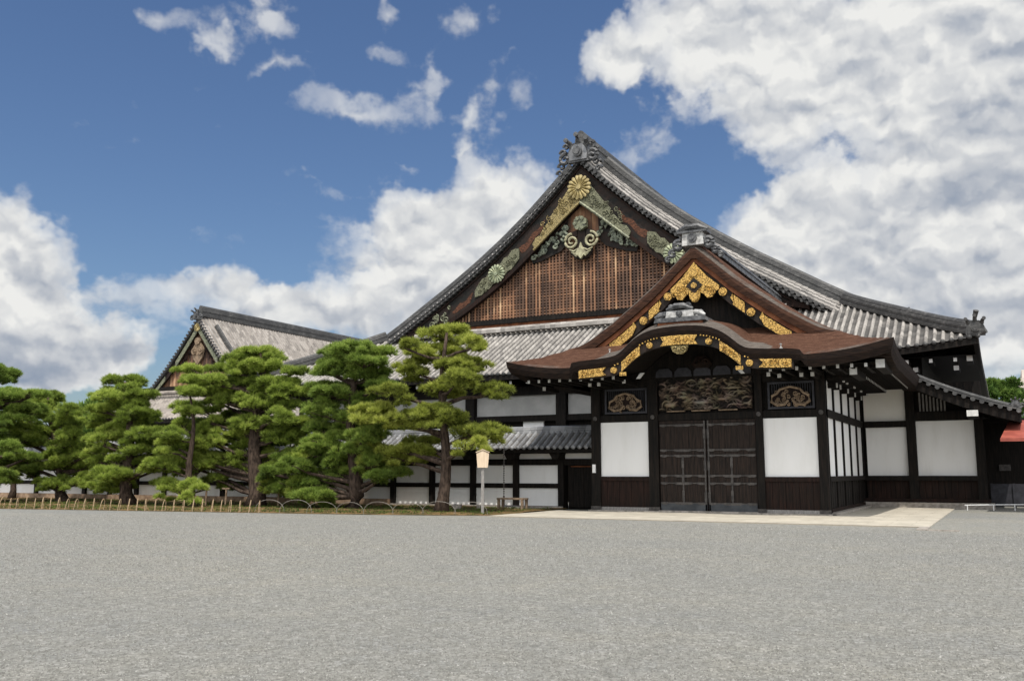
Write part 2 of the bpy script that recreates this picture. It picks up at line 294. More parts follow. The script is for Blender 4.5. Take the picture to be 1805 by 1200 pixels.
# ------------------------------------------------------------------ mesh tools
def tagit(o, label=None, cat=None, group=None, kind=None):
    if label: o['label'] = label
    if cat: o['category'] = cat
    if group: o['group'] = group
    if kind: o['kind'] = kind
    return o
def thing(name, loc, label, cat, group=None):
    o = bpy.data.objects.new(name, None); COL.objects.link(o); o.location = loc; o.empty_display_size = .3
    o['_w'] = 0; del o['_w']
    return tagit(o, label, cat, group)
def world_of(o):
    v = Vector((0, 0, 0))
    while o is not None: v += Vector(o.location); o = o.parent
    return v
def raw_object(name, verts, mats, parent, quads=None, tris=None, polys=None, mi=None, tone=None, smooth=False):
    """verts in world coordinates"""
    me = bpy.data.meshes.new(name)
    off = np.array(world_of(parent)) if parent is not None else np.zeros(3)
    V = np.asarray(verts, dtype=np.float64) - off
    if polys is not None:
        me.from_pydata([tuple(v) for v in V], [], polys)
    else:
        A = quads if quads is not None else tris; k = A.shape[1]
        me.vertices.add(len(V)); me.vertices.foreach_set('co', V.astype(np.float32).ravel())
        me.loops.add(A.size); me.loops.foreach_set('vertex_index', A.astype(np.int32).ravel())
        me.polygons.add(len(A)); me.polygons.foreach_set('loop_start', np.arange(0, A.size, k, dtype=np.int32))
        me.polygons.foreach_set('loop_total', np.full(len(A), k, dtype=np.int32))
    me.update(calc_edges=True)
    if tone is not None:
        at = me.attributes.new('tone', 'FLOAT', 'POINT'); at.data.foreach_set('value', np.asarray(tone, dtype=np.float32))
    for m in (mats if isinstance(mats, (list, tuple)) else [mats]): me.materials.append(m)
    if mi is not None: me.polygons.foreach_set('material_index', np.asarray(mi, dtype=np.int32))
    if smooth: me.polygons.foreach_set('use_smooth', np.ones(len(me.polygons), dtype=bool))
    me.validate()
    o = bpy.data.objects.new(name, me); COL.objects.link(o)
    if parent is not None: o.parent = parent
    return o

class MB:
    def __init__(s): s.v = []; s.f = []; s.m = []; s.t = []
    def add(s, V, F, mi=0, tone=0.5):
        k = len(s.v); s.v += [tuple(map(float, p)) for p in V]; s.f += [tuple(i + k for i in f) for f in F]
        s.m += [mi] * len(F); s.t += [tone] * len(V); return s
    def box(s, x0, x1, y0, y1, z0, z1, mi=0, tone=0.5):
        V = [(x, y, z) for z in (z0, z1) for y in (y0, y1) for x in (x0, x1)]
        return s.add(V, [(0, 2, 3, 1), (4, 5, 7, 6), (0, 1, 5, 4), (2, 6, 7, 3), (0, 4, 6, 2), (1, 3, 7, 5)], mi, tone)
    def prism(s, poly, y0, y1, mi=0, tone=0.5, caps=True):
        n = len(poly); V = [(x, y0, z) for x, z in poly] + [(x, y1, z) for x, z in poly]
        F = [(i, (i + 1) % n, (i + 1) % n + n, i + n) for i in range(n)]
        if caps: F += [tuple(range(n))[::-1], tuple(range(n, 2 * n))]
        return s.add(V, F, mi, tone)
    def band(s, us, ztop, zbot, y0, y1, mi=0, cx=0.0):
        """board in an XZ plane that follows a curve; ztop, zbot lists"""
        n = len(us); V = []
        for u, a, b in zip(us, ztop, zbot): V += [(cx + u, y0, a), (cx + u, y0, b), (cx + u, y1, b), (cx + u, y1, a)]
        F = []
        for i in range(n - 1):
            for j in range(4): F.append((4 * i + j, 4 * i + (j + 1) % 4, 4 * i + 4 + (j + 1) % 4, 4 * i + 4 + j))
        F += [(0, 3, 2, 1), tuple(4 * (n - 1) + j for j in range(4))]
        return s.add(V, F, mi)
    def cyl(s, c, r, h, axis='y', n=12, mi=0, r2=None, tone=0.5):
        r2 = r if r2 is None else r2; V = []
        for k, rr in ((0, r), (1, r2)):
            for i in range(n):
                a = 2 * math.pi * i / n; p, q_ = rr * math.cos(a), rr * math.sin(a)
                V.append({'y': (c[0] + p, c[1] + k * h, c[2] + q_), 'z': (c[0] + p, c[1] + q_, c[2] + k * h), 'x': (c[0] + k * h, c[1] + p, c[2] + q_)}[axis])
        F = [(i, (i + 1) % n, (i + 1) % n + n, i + n) for i in range(n)] + [tuple(range(n))[::-1], tuple(range(n, 2 * n))]
        return s.add(V, F, mi, tone)
    def tube(s, pts, rad, n=6, mi=0, tone=0.5, cap=True, flat=1.0):
        pts = [Vector(p) for p in pts]; N = len(pts)
        if not isinstance(rad, (list, tuple)): rad = [rad] * N
        V = []
        ref = Vector((0, 0, 1))
        for i, p in enumerate(pts):
            d = (pts[min(i + 1, N - 1)] - pts[max(i - 1, 0)])
            if d.length < 1e-9: d = Vector((0, 0, 1))
            d.normalize()
            a = d.cross(ref)
            if a.length < .2: a = d.cross(Vector((0, 1, 0)))
            a.normalize(); b = d.cross(a)
            for k in range(n):
                t = 2 * math.pi * k / n; V.append(p + a * (math.cos(t) * rad[i]) + b * (math.sin(t) * rad[i] * flat))
        F = [(i * n + k, i * n + (k + 1) % n, (i + 1) * n + (k + 1) % n, (i + 1) * n + k) for i in range(N - 1) for k in range(n)]
        if cap: F += [tuple(range(n))[::-1], tuple(range((N - 1) * n, N * n))]
        return s.add(V, F, mi, tone)
    def sweep(s, pts, prof, side=None, mi=0, mis=None):
        """closed profile (lateral, vertical) along pts; lateral axis horizontal"""
        pts = [Vector(p) for p in pts]; N = len(pts); n = len(prof); V = []
        for i, p in enumerate(pts):
            d = (pts[min(i + 1, N - 1)] - pts[max(i - 1, 0)]); d.normalize()
            a = Vector((d.y, -d.x, 0)) if side is None else Vector(side)
            a.normalize(); up = a.cross(d)
            if up.z < 0: up = -up
            for (l, h) in prof: V.append(p + a * l + up * h)
        k0 = len(s.v)
        F = [(i * n + k, i * n + (k + 1) % n, (i + 1) * n + (k + 1) % n, (i + 1) * n + k) for i in range(N - 1) for k in range(n)]
        F += [tuple(range(n))[::-1], tuple(range((N - 1) * n, N * n))]
        s.add(V, F, mi)
        if mis:
            m0 = len(s.m) - len(F)
            for j in range(len(F) - 2): s.m[m0 + j] = mis[j % n]
        return s
    def build(s, name, mats, parent=None, label=None, smooth=False, kind=None, tone=False):
        o = raw_object(name, s.v, mats, parent, polys=s.f, mi=s.m, tone=(s.t if tone else None), smooth=smooth)
        if label: o['label'] = label
        if kind: o['kind'] = kind
        return o

def smooth_interp(xs, ys):
    xs = np.array(xs, float); ys = np.array(ys, float)
    f = np.linspace(xs[0], xs[-1], 600); v = np.interp(f, xs, ys)
    k = np.hanning(41); k /= k.sum(); p = np.pad(v, 20, mode='reflect', reflect_type='odd'); sm = np.convolve(p, k, 'valid')
    return lambda x: np.interp(x, f, sm)
def spiral(cx, y, cz, r, turns=1.6, start=0.0, sgn=1, r_end=.15, n=26):
    out = []
    for i in range(n):
        t = i / (n - 1); rr = r * (1 - t * (1 - r_end)); a = start + sgn * t * turns * 2 * math.pi
        out.append((cx + rr * math.cos(a), y, cz + rr * math.sin(a)))
    return out
def crest(mb, cx, y, cz, r, mi=0, petals=16):
    for k in range(petals):
        a = 2 * math.pi * k / petals + math.pi / petals; w = math.pi / petals * .84
        def pt(rr, aa): return (cx + rr * math.cos(aa), cz + rr * math.sin(aa))
        poly = [pt(r * .22, a - w * .8), pt(r * .86, a - w), pt(r * .96, a - w * .6), pt(r, a), pt(r * .96, a + w * .6), pt(r * .86, a + w), pt(r * .22, a + w * .8)]
        n = len(poly); c = pt(r * .6, a)
        V = [(x, y, z) for x, z in poly] + [(x, y - .05 * r - .02, z) for x, z in poly] + [(c[0], y - .16 * r - .03, c[1])]
        F = [(i, (i + 1) % n, (i + 1) % n + n, i + n) for i in range(n)] + [(n + i, n + (i + 1) % n, 2 * n) for i in range(n)]
        mb.add(V, F, mi)
    mb.cyl((cx, y - .16 * r - .05, cz), r * .2, .16 * r + .05, 'y', 14, mi)
def onigawara(mb, x, y, z, s, md=0, mw=1, fins=True, white=True, scroll=True):
    """ridge end ornament facing -Y: plate with a boss, scroll wings and horned top"""
    pl = [(-.62, 0), (.62, 0), (.66, .45), (.5, .85), (.28, 1.08), (-.28, 1.08), (-.5, .85), (-.66, .45)]
    mb.prism([(x + a * s, z + b * s) for a, b in pl], y, y + .3 * s, md)
    mb.prism([(x + a * s * .8, z + (b * .8 + .1) * s) for a, b in pl], y - .07 * s, y, mw if white else md)
    mb.cyl((x, y - .22 * s, z + .52 * s), .27 * s, .2 * s, 'y', 14, md); mb.cyl((x, y - .27 * s, z + .52 * s), .16 * s, .1 * s, 'y', 12, md)
    for sg in (-1, 1):
        if scroll: mb.tube(spiral(x + sg * .8 * s, y + .05, z + .25 * s, .34 * s, 1.3, 1.2 if sg < 0 else math.pi - 1.2, -sg), [.11 * s] * 20 + [.07 * s] * 6, 6, md)
        if fins:
            for j, (fx, fz, fr) in enumerate(((.92, .62, .2), (1.02, -.12, .22), (1.12, -.5, .2), (.74, .95, .16))):
                mb.tube(spiral(x + sg * fx * s, y + .1, z + fz * s, fr * s, 1.0, 0 if sg > 0 else math.pi, sg), .085 * s, 5, md)
    for q in (-.42, 0, .42):
        mb.tube([(x + q * s, y + .1 * s, z + (1.0 - abs(q) * .3) * s), (x + q * 1.15 * s, y - .05 * s, z + (1.28 - abs(q) * .5) * s), (x + q * 1.4 * s, y - .25 * s, z + (1.42 - abs(q) * .6) * s)], [.16 * s, .13 * s, .1 * s], 8, md)
        mb.cyl((x + q * 1.4 * s, y - .36 * s, z + (1.42 - abs(q) * .6) * s), .13 * s, .12 * s, 'y', 10, md)
RIDGE = lambda w, h: [(-w, 0), (-w, h * .22), (-w * .82, h * .24), (-w * .82, h * .44), (-w * .95, h * .46), (-w * .9, h * .62), (-w * .66, h * .64), (-w * .6, h * .82), (-w * .35, h * .95), (0, h), (w * .35, h * .95), (w * .6, h * .82), (w * .66, h * .64), (w * .9, h * .62), (w * .95, h * .46), (w * .82, h * .44), (w * .82, h * .24), (w, h * .22), (w, 0)]

PROF = [(0, .105), (.11, .088), (.19, .04), (.235, .0), (.5, -.025), (.765, .0), (.81, .04), (.89, .088)]
def tile_sheet(zf, s0, s1, t0, t1, axis, keep, pitch=.36, lap=.30, flip=1, seg=2):
    """rows of round and pan tiles. s runs across the rows, t up the slope. axis 'y': slope rises with +y;
    '-x'/'x': slope rises towards -x / +x. returns verts, quads, material index"""
    nr = int(round((s1 - s0) / pitch)); pitch = (s1 - s0) / nr
    ss = []; po = []; pm = []
    for k in range(nr):
        for f, h in PROF: ss.append(s0 + (k + f) * pitch); po.append(h); pm.append(0 if (f < .2 or f > .8) else 1)
    ss.append(s1); po.append(.105)
    nl = int(math.ceil((t1 - t0) / lap)); tt = []; to = []
    for j in range(nl):
        for e in range(seg):
            fr = e / (seg - 1) * .97; tt.append(t0 + (j + fr) * lap); to.append(.035 * (1 - fr))
    ss = np.array(ss); tt = np.array(tt); po = np.array(po); to = np.array(to)
    Sg, Tg = np.meshgrid(ss, tt, indexing='ij')
    if axis == 'y': X, Y = Sg, Tg
    elif axis == 'x': X, Y = Tg, Sg
    else: X, Y = -Tg, Sg            # '-x': t = -x
    Z = zf(X, Y) + po[:, None] + to[None, :]
    V = np.stack([X, Y, Z], -1).reshape(-1, 3)
    ns, ntt = len(ss), len(tt)
    i, j = np.meshgrid(np.arange(ns - 1), np.arange(ntt - 1), indexing='ij')
    a = i * ntt + j; Q = np.stack([a, a + 1, a + ntt + 1, a + ntt], -1).reshape(-1, 4)
    if axis == 'y': Q = Q[:, ::-1]
    elif axis == '-x': Q = Q[:, ::-1]
    cx = V[Q].mean(1); ok = keep(cx[:, 0], cx[:, 1])
    m = np.array(pm)[i.ravel()]
    return V, Q[ok], m[ok]
def end_tile(c, r, h):
    """short round tile end facing -Y as quads"""
    n = 8; A = [2 * math.pi * k / n for k in range(n)]
    V = [(c[0] + r * math.cos(a), c[1], c[2] + r * math.sin(a)) for a in A] + [(c[0] + r * math.cos(a), c[1] + h, c[2] + r * math.sin(a)) for a in A]
    Q = [(k, (k + 1) % n, (k + 1) % n + n, k + n) for k in range(n)] + [(3, 2, 1, 0), (7, 4, 3, 0), (7, 6, 5, 4)]
    return np.array(V), np.array(Q), np.full(len(Q), 2)
def join_arrays(parts):
    VV = []; QQ = []; MM = []; k = 0
    for V, Q, m in parts: VV.append(V); QQ.append(Q + k); MM.append(m); k += len(V)
    return np.concatenate(VV), np.concatenate(QQ), np.concatenate(MM)
def grid_sheet(xs, ys, zf, keep=None):
    X, Y = np.meshgrid(xs, ys, indexing='ij'); Z = zf(X, Y); V = np.stack([X, Y, Z], -1).reshape(-1, 3); n = len(ys)
    i, j = np.meshgrid(np.arange(len(xs) - 1), np.arange(n - 1), indexing='ij'); a = i * n + j
    Q = np.stack([a, a + n, a + n + 1, a + 1], -1).reshape(-1, 4)
    if keep is not None:
        c = V[Q].mean(1); Q = Q[keep(c[:, 0], c[:, 1])]
    return V, Q

# ================================================================== ground
gr = MB(); gr.add([(-1500, -400, 0), (1500, -400, 0), (1500, 2500, 0), (-1500, 2500, 0)], [(0, 1, 2, 3)])
tagit(gr.build('ground', M['gravel']), 'pale grey gravel forecourt', None, None, 'structure')
sl = MB()
for x0, x1, y0, y1 in ((-17.0, -2.05, 30.0, 36.15), (-5.6, -2.05, 36.15, 46.4)):
    sl.add([(x0, y0, .03), (x1, y0, .03), (x1, y1, .03), (x0, y1, .03), (x0, y0, -.1), (x1, y0, -.1), (x1, y1, -.1), (x0, y1, -.1)], [(0, 1, 2, 3), (0, 4, 5, 1), (1, 5, 6, 2), (3, 7, 4, 0)])
tagit(sl.build('stone_paving', M['slab']), None, None, None, 'structure')
kb = MB(); kb.box(-2.02, -1.2, 28.5, 28.62, -.05, .035); kb.box(-2.3, -2.02, 28.56, 30.0, -.05, .035)
tagit(kb.build('kerb_strip', M['stone']), None, None, None, 'structure')
bd_front = [(-62, 24.0), (-50, 25.2), (-39.6, 26.2), (-33, 27.3), (-28, 28.1), (-24, 28.7), (-21.9, 29.1), (-19.5, 29.7), (-17.4, 30.6), (-16.9, 32.2), (-17.1, 36.2)]
def bedz(x, y): return .05 + .05 * math.sin(x * .9) * math.sin(y * 1.3)
bv = []; bf = []
for i, (x, y) in enumerate(bd_front):
    yb = 37.3
    for j in range(9):
        t = j / 8; yy = y + (yb - y) * t; bv.append((x + (0 if i < 10 else -.1 * j), yy, .012 if j == 0 else bedz(x, yy)))
for i in range(len(bd_front) - 1):
    for j in range(8): a = i * 9 + j; bf.append((a, a + 9, a + 10, a + 1))
mb = MB(); mb.add(bv, bf); tagit(mb.build('planting_bed', M['bed'], smooth=True), None, None, None, 'structure')

# ================================================================== hipped and gabled tile hall
def hall(root, xc, hw, ye, yg, yv, yb, prof, mats, main):
    """all roof parts of a hall whose gable faces the viewer; prof(d) = height at distance d from the eave"""
    dyg = yg - ye; xr, xl = xc + hw, xc - hw; drop = .75 if main else .45
    def dx_(X): return hw - np.abs(X - xc)
    def lift(dx, dy): return .5 * np.clip(1 - np.maximum(dx, dy) / (8 if main else 4), 0, 1) ** 2
    def zside(X, Y):
        dx = dx_(X); dy = Y - ye
        verge = np.where((dx > dyg + .1), drop * np.clip((yg + 1.0 - Y) / (yg + 1.0 - yv), 0, 1) ** 2, 0)
        return prof(dx) + lift(dx, dy) - verge
    def zfront(X, Y): return prof(Y - ye) + lift(dx_(X), Y - ye)
    keep_s = lambda x, y: (dx_(x) < (y - ye)) & ((y > yg) | (dx_(x) < dyg)) | ((y > yv) & (dx_(x) > dyg + .2))
    keep_f = lambda x, y: ((y - ye) < dx_(x)) & (y < yg + .35)
    tiles, pan, ridge_m = mats
    A = tile_sheet(zfront, xl, xr, ye, yg + .4, 'y', keep_f)
    # round end tiles along the front eave
    e = [A]; nr = int(round((xr - xl) / .36)); pt = (xr - xl) / nr
    for k in range(nr + 1):
        x = min(xl + k * pt, xr - .02); z = float(zfront(np.array(x), np.array(ye)))
        e.append(end_tile((x, ye - .07, z + .03), .105, .09))
    V, Q, m = join_arrays(e)
    o = raw_object('front_roof_slope', V, [tiles, pan, ridge_m], root, quads=Q, mi=m)
    yend = yb
    B = tile_sheet(zside, ye, yend, -xr, -xc, '-x', keep_s, lap=.32)
    o = raw_object('right_roof_slope', B[0], [tiles, pan], root, quads=B[1], mi=B[2])
    C = tile_sheet(zside, ye, yend, xl, xc, 'x', keep_s, pitch=.72 if main else .36, lap=.6)
    raw_object('left_roof_slope', C[0], [tiles, pan], root, quads=C[1], mi=C[2])
    # verge: two rows of round tile ends down each rake
    for sg in (-1, 1):
        v = MB(); u = .05; umax = hw - dyg - .9
        while u < umax:
            d = hw - u; z = float(prof(d)) - drop; sl_ = (float(prof(d)) - float(prof(d - .3))) / .3; st = .36 / math.hypot(1, sl_)
            v.cyl((xc + sg * u, yv - .16, z + .02), .115, .5, 'y', 9); v.cyl((xc + sg * (u + st * .5), yv - .10, z - .30), .085, .4, 'y', 8)
            u += st
        us = np.linspace(0, umax, 30); zt = [float(prof(hw - q)) - drop for q in us]
        v.band(list(us * sg), [q - .08 for q in zt], [q - .22 for q in zt], yv - .02, yv + .5, 0, xc)
        v.build('verge_tiles', ridge_m, root)
        # descending ridge
        hgt = .72 if main else .42; wd = .26 if main else .17; yk = yg + .75
        uend = hw - 3.9 if main else hw - dyg - .6
        path = []
        for u in np.linspace(.9, uend, 30):
            path.append((xc + sg * u, yk, float(zside(np.array(xc + sg * u), np.array(yk))) + .05))
        r = MB(); r.sweep(path, RIDGE(wd, hgt), side=(0, 1, 0)); r.build('descending_ridge', ridge_m, root)
        ex, ey, ez = path[-1]
        orn = MB(); orn.prism([(ex - .05 * sg, ez), (ex + .5 * sg, ez - .15), (ex + .55 * sg, ez + .3), (ex + .42 * sg, ez + hgt + .05), (ex - .05 * sg, ez + hgt)][::sg], yk - .35, yk + .35)
        orn.tube([(ex + .2 * sg, yk, ez + hgt), (ex + .7 * sg, yk, ez + hgt + .25)], [.13, .11], 8)
        if main: orn.build('ridge_end_tile', ridge_m, root)
        # corner ridge
        path = []
        for d in np.linspace(dyg + .2, .12, 26):
            x = xc + sg * (hw - d); y = ye + d; path.append((x, y, float(prof(d)) + float(lift(d, d)) + .05))
        r = MB(); r.sweep(path, RIDGE(.24 if main else .16, .62 if main else .4)); r.build('corner_ridge', ridge_m, root)
        ex, ey, ez = path[-1]
        if main:
            orn = MB(); onigawara(orn, ex + sg * .02, ey - .15, ez - .05, .62, fins=False, white=False, scroll=False)
            orn.tube([(ex, ey, ez + .0), (ex + sg * .45, ey - .2, ez + .12)], [.08, .1], 8)
            orn.tube([(ex, ey - .05, ez + .65), (ex + sg * .1, ey - .25, ez + 1.05)], [.08, .12], 8)
            orn.build('corner_ornament', ridge_m, root)
    # main ridge
    zr = float(prof(hw)); rh = 1.35 if main else 1.05
    r = MB(); r.sweep([(xc, y, zr - .15) for y in np.linspace(yv + .25, yend, 12)], RIDGE(.42 if main else .3, rh), side=(1, 0, 0))
    r.build('main_ridge', ridge_m, root)
    # fascia board and soffit below the eaves
    f = MB()
    us = np.linspace(-hw + .05, hw - .05, 60); zt = [float(zfront(np.array(xc + q), np.array(ye + .02))) - .05 for q in us]
    f.band(list(us), zt, [q - .26 for q in zt], ye + .02, ye + .2, 0, xc)
    for sg in (1, -1):
        ys = np.linspace(ye + .02, yend, 50); xx = xc + sg * (hw - .02); V = []
        for y in ys:
            z = float(prof(.02)) + float(lift(.02, y - ye)) - .05
            V += [(xx, y, z), (xx, y, z - .26), (xx - .2 * sg, y, z - .26)]
        f.add(V, [(3 * i + j, 3 * i + j + 1, 3 * i + j + 4, 3 * i + j + 3) for i in range(len(ys) - 1) for j in range(2)])
    f.build('eave_board', M['wood'], root)
    s = MB(); z0 = float(prof(0)) - .3; iw = 2.4 if main else 1.6; zc = z0 + .35
    ring = lambda k, zz: [(xl + k, ye + k, zz), (xr - k, ye + k, zz), (xr - k, yend, zz), (xl + k, yend, zz)]
    o_, i_ = ring(.15, z0), ring(iw, zc)
    s.add(o_ + i_, [(0, 1, 5, 4), (1, 2, 6, 5), (3, 0, 4, 7), (4, 5, 6, 7)])
    s.build('soffit', M['wood'], root)
    return zside, zfront

# ------------------------------------------------------------------ great hall
XC = -22.1; YE = 45.0; YG = 51.3; YV = 50.5
R_main = smooth_interp([-.5, 0, 1.5, 3.5, 5.5, 7.5, 9.5, 11.5, 13.5, 15.5, 17.5, 19.5, 21.5, 22.5], [6.85, 7.05, 7.82, 8.95, 10.05, 11.2, 12.42, 13.62, 14.92, 16.35, 17.95, 19.75, 21.7, 22.7])
gh = thing('palace_hall', (XC, 60, 0), 'tallest timber palace hall, with a huge grey tile roof and ornate lattice gable', 'palace hall')
hall(gh, XC, 21.5, YE, YG, YV, 78, R_main, (M['tile'], M['tile_pan'], M['tile_dark']), True)
orn = MB(); onigawara(orn, XC + .05, YV - .25, 20.7, 1.16, 0, 1)
orn.build('ridge_end_ornament', [M['oni_dark'], M['tile_grey']], gh)
Pe = lambda u: float(R_main(21.5 - u)) - .75
Bt = lambda u: Pe(u) - .42
_bb = smooth_interp([-1, 0, 1, 2, 3, 4, 5, 6, 7, 8, 8.7, 10, 13.8], [19.0, 18.15, 17.35, 16.5, 15.65, 14.8, 14.0, 13.3, 12.65, 12.05, 11.65, 11.05, 10.3])
Bb = lambda u: float(_bb(u)) if u > .3 else 18.15 - .8 * u
for sg in (-1, 1):
    us = list(np.linspace(0, 13.4, 48))
    b = MB(); b.band([sg * u for u in us], [Bt(u) for u in us], [Bb(u) + .12 for u in us], YV + .2, YV + .42, 0, XC)
    o = o_b = b.build('bargeboard', M['board_dark'], gh)
    t = MB(); t.band([sg * u for u in us], [Bt(u) + .06 for u in us], [Bt(u) - .08 for u in us], YV + .12, YV + .2, 0, XC)
    t.band([sg * u for u in us], [Bb(u) + .30 for u in us], [Bb(u) for u in us], YV + .1, YV + .44, 0, XC)
    t.build('board_trim', M['wood_brown'], o)
    mm = 'gold_old' if sg < 0 else 'gold_green'
    pts = [(0, 20.0), (.95, 18.9), (1.5, 18.15), (2.05, 17.5), (1.9, 17.0), (2.25, 17.12), (2.6, 16.7), (2.75, 16.4), (3.05, 16.3), (3.3, 15.9), (3.15, 15.6)]
    low = [(u, Bb(u)) for u in (3.0, 2.0, 1.0, .5, 0)]
    p = MB(); p.prism([(XC + sg * u, z) for u, z in pts + low][::sg], YV + .0, YV + .1)
    for k in range(26):
        u = random.uniform(.2, 2.7); z = random.uniform(Bb(u) + .35, min(Bt(u) - .5, Bb(u) + 1.5))
        p.tube(spiral(XC + sg * u, YV - .02, z, random.uniform(.12, .2), 1.1, random.uniform(0, 6), random.choice((-1, 1)), n=14), .035, 4)
    p.build('gilt_apex_plate', M[mm], gh)
    e = MB(); e.tube([(XC + sg * u, YV - .04, Bb(u) + .02) for u in np.linspace(0, 3.2, 14)], .085, 5); e.build('plate_rim', M['green' if sg > 0 else 'gold_old'], gh)
    # gilt scrollwork lower down the board with its own small crest
    c0 = 5.9; pts = []
    for k in range(13):
        u = 4.3 + k * .27; pts.append((u, Bt(u) - .42 - .14 * (k % 2) - (.35 if k in (0, 12) else 0)))
    for k in range(12, -1, -1):
        u = 4.3 + k * .27; pts.append((u, Bb(u) + .34 + .12 * (k % 2) + (.2 if k in (0, 12) else 0)))
    p = MB(); p.prism([(XC + sg * u, z) for u, z in pts][::-sg], YV + .08, YV + .2)
    for k in range(26):
        u = random.uniform(4.5, 7.3); z = random.uniform(Bb(u) + .5, Bt(u) - .65)
        p.tube(spiral(XC + sg * u, YV + .06, z, random.uniform(.12, .2), 1.1, random.uniform(0, 6), random.choice((-1, 1)), n=14), .035, 4)
    p.build('gilt_scrollwork', M['gold_green'], gh)
    c = MB(); crest(c, XC + sg * c0, YV + .05, (Bt(c0) + Bb(c0)) / 2 - .05, .62); c.build('chrysanthemum_crest', M['crest_green'], gh)
    # foot of the board
    p = MB()
    for k in range(14):
        u = random.uniform(9.3, 11.0); z = random.uniform(max(Bb(u), 11.2) + .1, Bt(u) - .3)
        p.tube(spiral(XC + sg * u, YV + .1, z, random.uniform(.12, .22), 1.1, random.uniform(0, 6), random.choice((-1, 1)), n=14), .045, 4)
    p.build('foot_scrollwork', M['green'], gh)
    # weathered bare wood showing between the metal fittings
    for u0, u1 in ((2.5, 4.35), (7.75, 9.3)):
        qs = list(np.linspace(u0, u1, 9)); p = MB()
        tp = [Bt(q) - .75 - .10 * math.sin(q * 7) for q in qs]; bt = [max(Bb(q) + .5, Bt(q) - 1.25 - .1 * math.cos(q * 5)) for q in qs]; bt[0] = tp[0] - .1; bt[-1] = tp[-1] - .12
        p.band([sg * q for q in qs], tp, bt, YV + .185, YV + .3, 0, XC); p.build('bare_board', M['bare_wood'], o_b)
    # carved foliage hanging under the apex plate
    lf = MB(); bk = [(u, Bb(u) - .05) for u in (1.0, 1.6, 2.3, 3.0, 3.6)] + [(3.5, 14.75), (2.9, 14.85), (2.2, 15.1), (1.5, 15.35), (1.1, 15.8)]
    bko = MB(); bko.prism([(XC + sg * u, z) for u, z in bk][::sg], YV + .45, YV + .55); bko.build('carving_backboard', M['board_dark'], gh)
    for k in range(34):
        t = random.random(); u = 1.1 + 2.4 * t; z = Bb(u) - random.uniform(.12, .95 * (1 - t) + .3)
        a = random.uniform(0, 6.28); L = random.uniform(.16, .3)
        if k % 2: lf.tube(spiral(XC + sg * u, YV + .36, z, random.uniform(.12, .22), 1.2, a, random.choice((-1, 1)), n=14), [.075] * 8 + [.045] * 6, 5)
        else: lf.tube([(XC + sg * u, YV + .4, z), (XC + sg * u + L * .5 * math.cos(a), YV + .32, z + L * .5 * math.sin(a)), (XC + sg * u + L * math.cos(a + .5), YV + .36, z + L * math.sin(a + .5))], [.04, .12, .02], 5)
    lf.build('foliage_carving', M['carve'], gh)
cr = MB(); crest(cr, XC + .02, YV - .08, 19.1, .80); cr.build('great_chrysanthemum_crest', M['crest'], gh)
# pendant
pd = MB()
hexa = [(.48 * math.cos(a), .48 * math.sin(a)) for a in [math.pi / 6 + k * math.pi / 3 for k in range(6)]]
pd.prism([(XC + a, 16.85 + b) for a, b in hexa], YV - .02, YV + .3)
for k in range(6):
    a = k * math.pi / 3; pd.cyl((XC + .33 * math.cos(a), YV - .1, 16.85 + .33 * math.sin(a)), .13, .1, 'y', 8)
root_p = pd.build('gable_pendant', M['green'], gh)
st = MB(); st.prism([(XC - .24, 16.5), (XC - .3, 15.6), (XC - .75, 15.1), (XC - .5, 14.75), (XC, 14.6), (XC + .5, 14.75), (XC + .75, 15.1), (XC + .3, 15.6), (XC + .24, 16.5)], YV + .22, YV + .36)
st.prism([(XC - .85, 16.35), (XC - .3, 16.5), (XC - .3, 16.1), (XC - .95, 16.0)], YV + .22, YV + .36); st.prism([(XC + .3, 16.5), (XC + .85, 16.35), (XC + .95, 16.0), (XC + .3, 16.1)], YV + .22, YV + .36)
st.build('pendant_board', M['board_dark'], root_p)
sc = MB()
for sg in (-1, 1):
    sc.tube(spiral(XC + sg * .64, YV + .15, 15.78, .50, 1.7, math.pi / 2, -sg), [.085] * 18 + [.06] * 8, 6)
    for k, (r0, zz) in enumerate(((.78, 15.15), (.66, 14.98), (.5, 14.84))):
        sc.tube([(XC + sg * .15, YV + .1, zz + .12), (XC + sg * r0 * .6, YV + .08, zz - .03), (XC + sg * r0, YV + .12, zz + .12)], [.06, .07, .03], 6)
sc.build('scroll', M['carve_pale'], root_p)
fan = MB(); fan.prism([(XC, 15.65), (XC - .12, 15.3), (XC - .42, 14.95), (XC - .2, 14.85), (XC, 14.62), (XC + .2, 14.85), (XC + .42, 14.95), (XC + .12, 15.3)], YV + .02, YV + .2); fan.build('fan_leaf', M['carve_pale'], root_p)
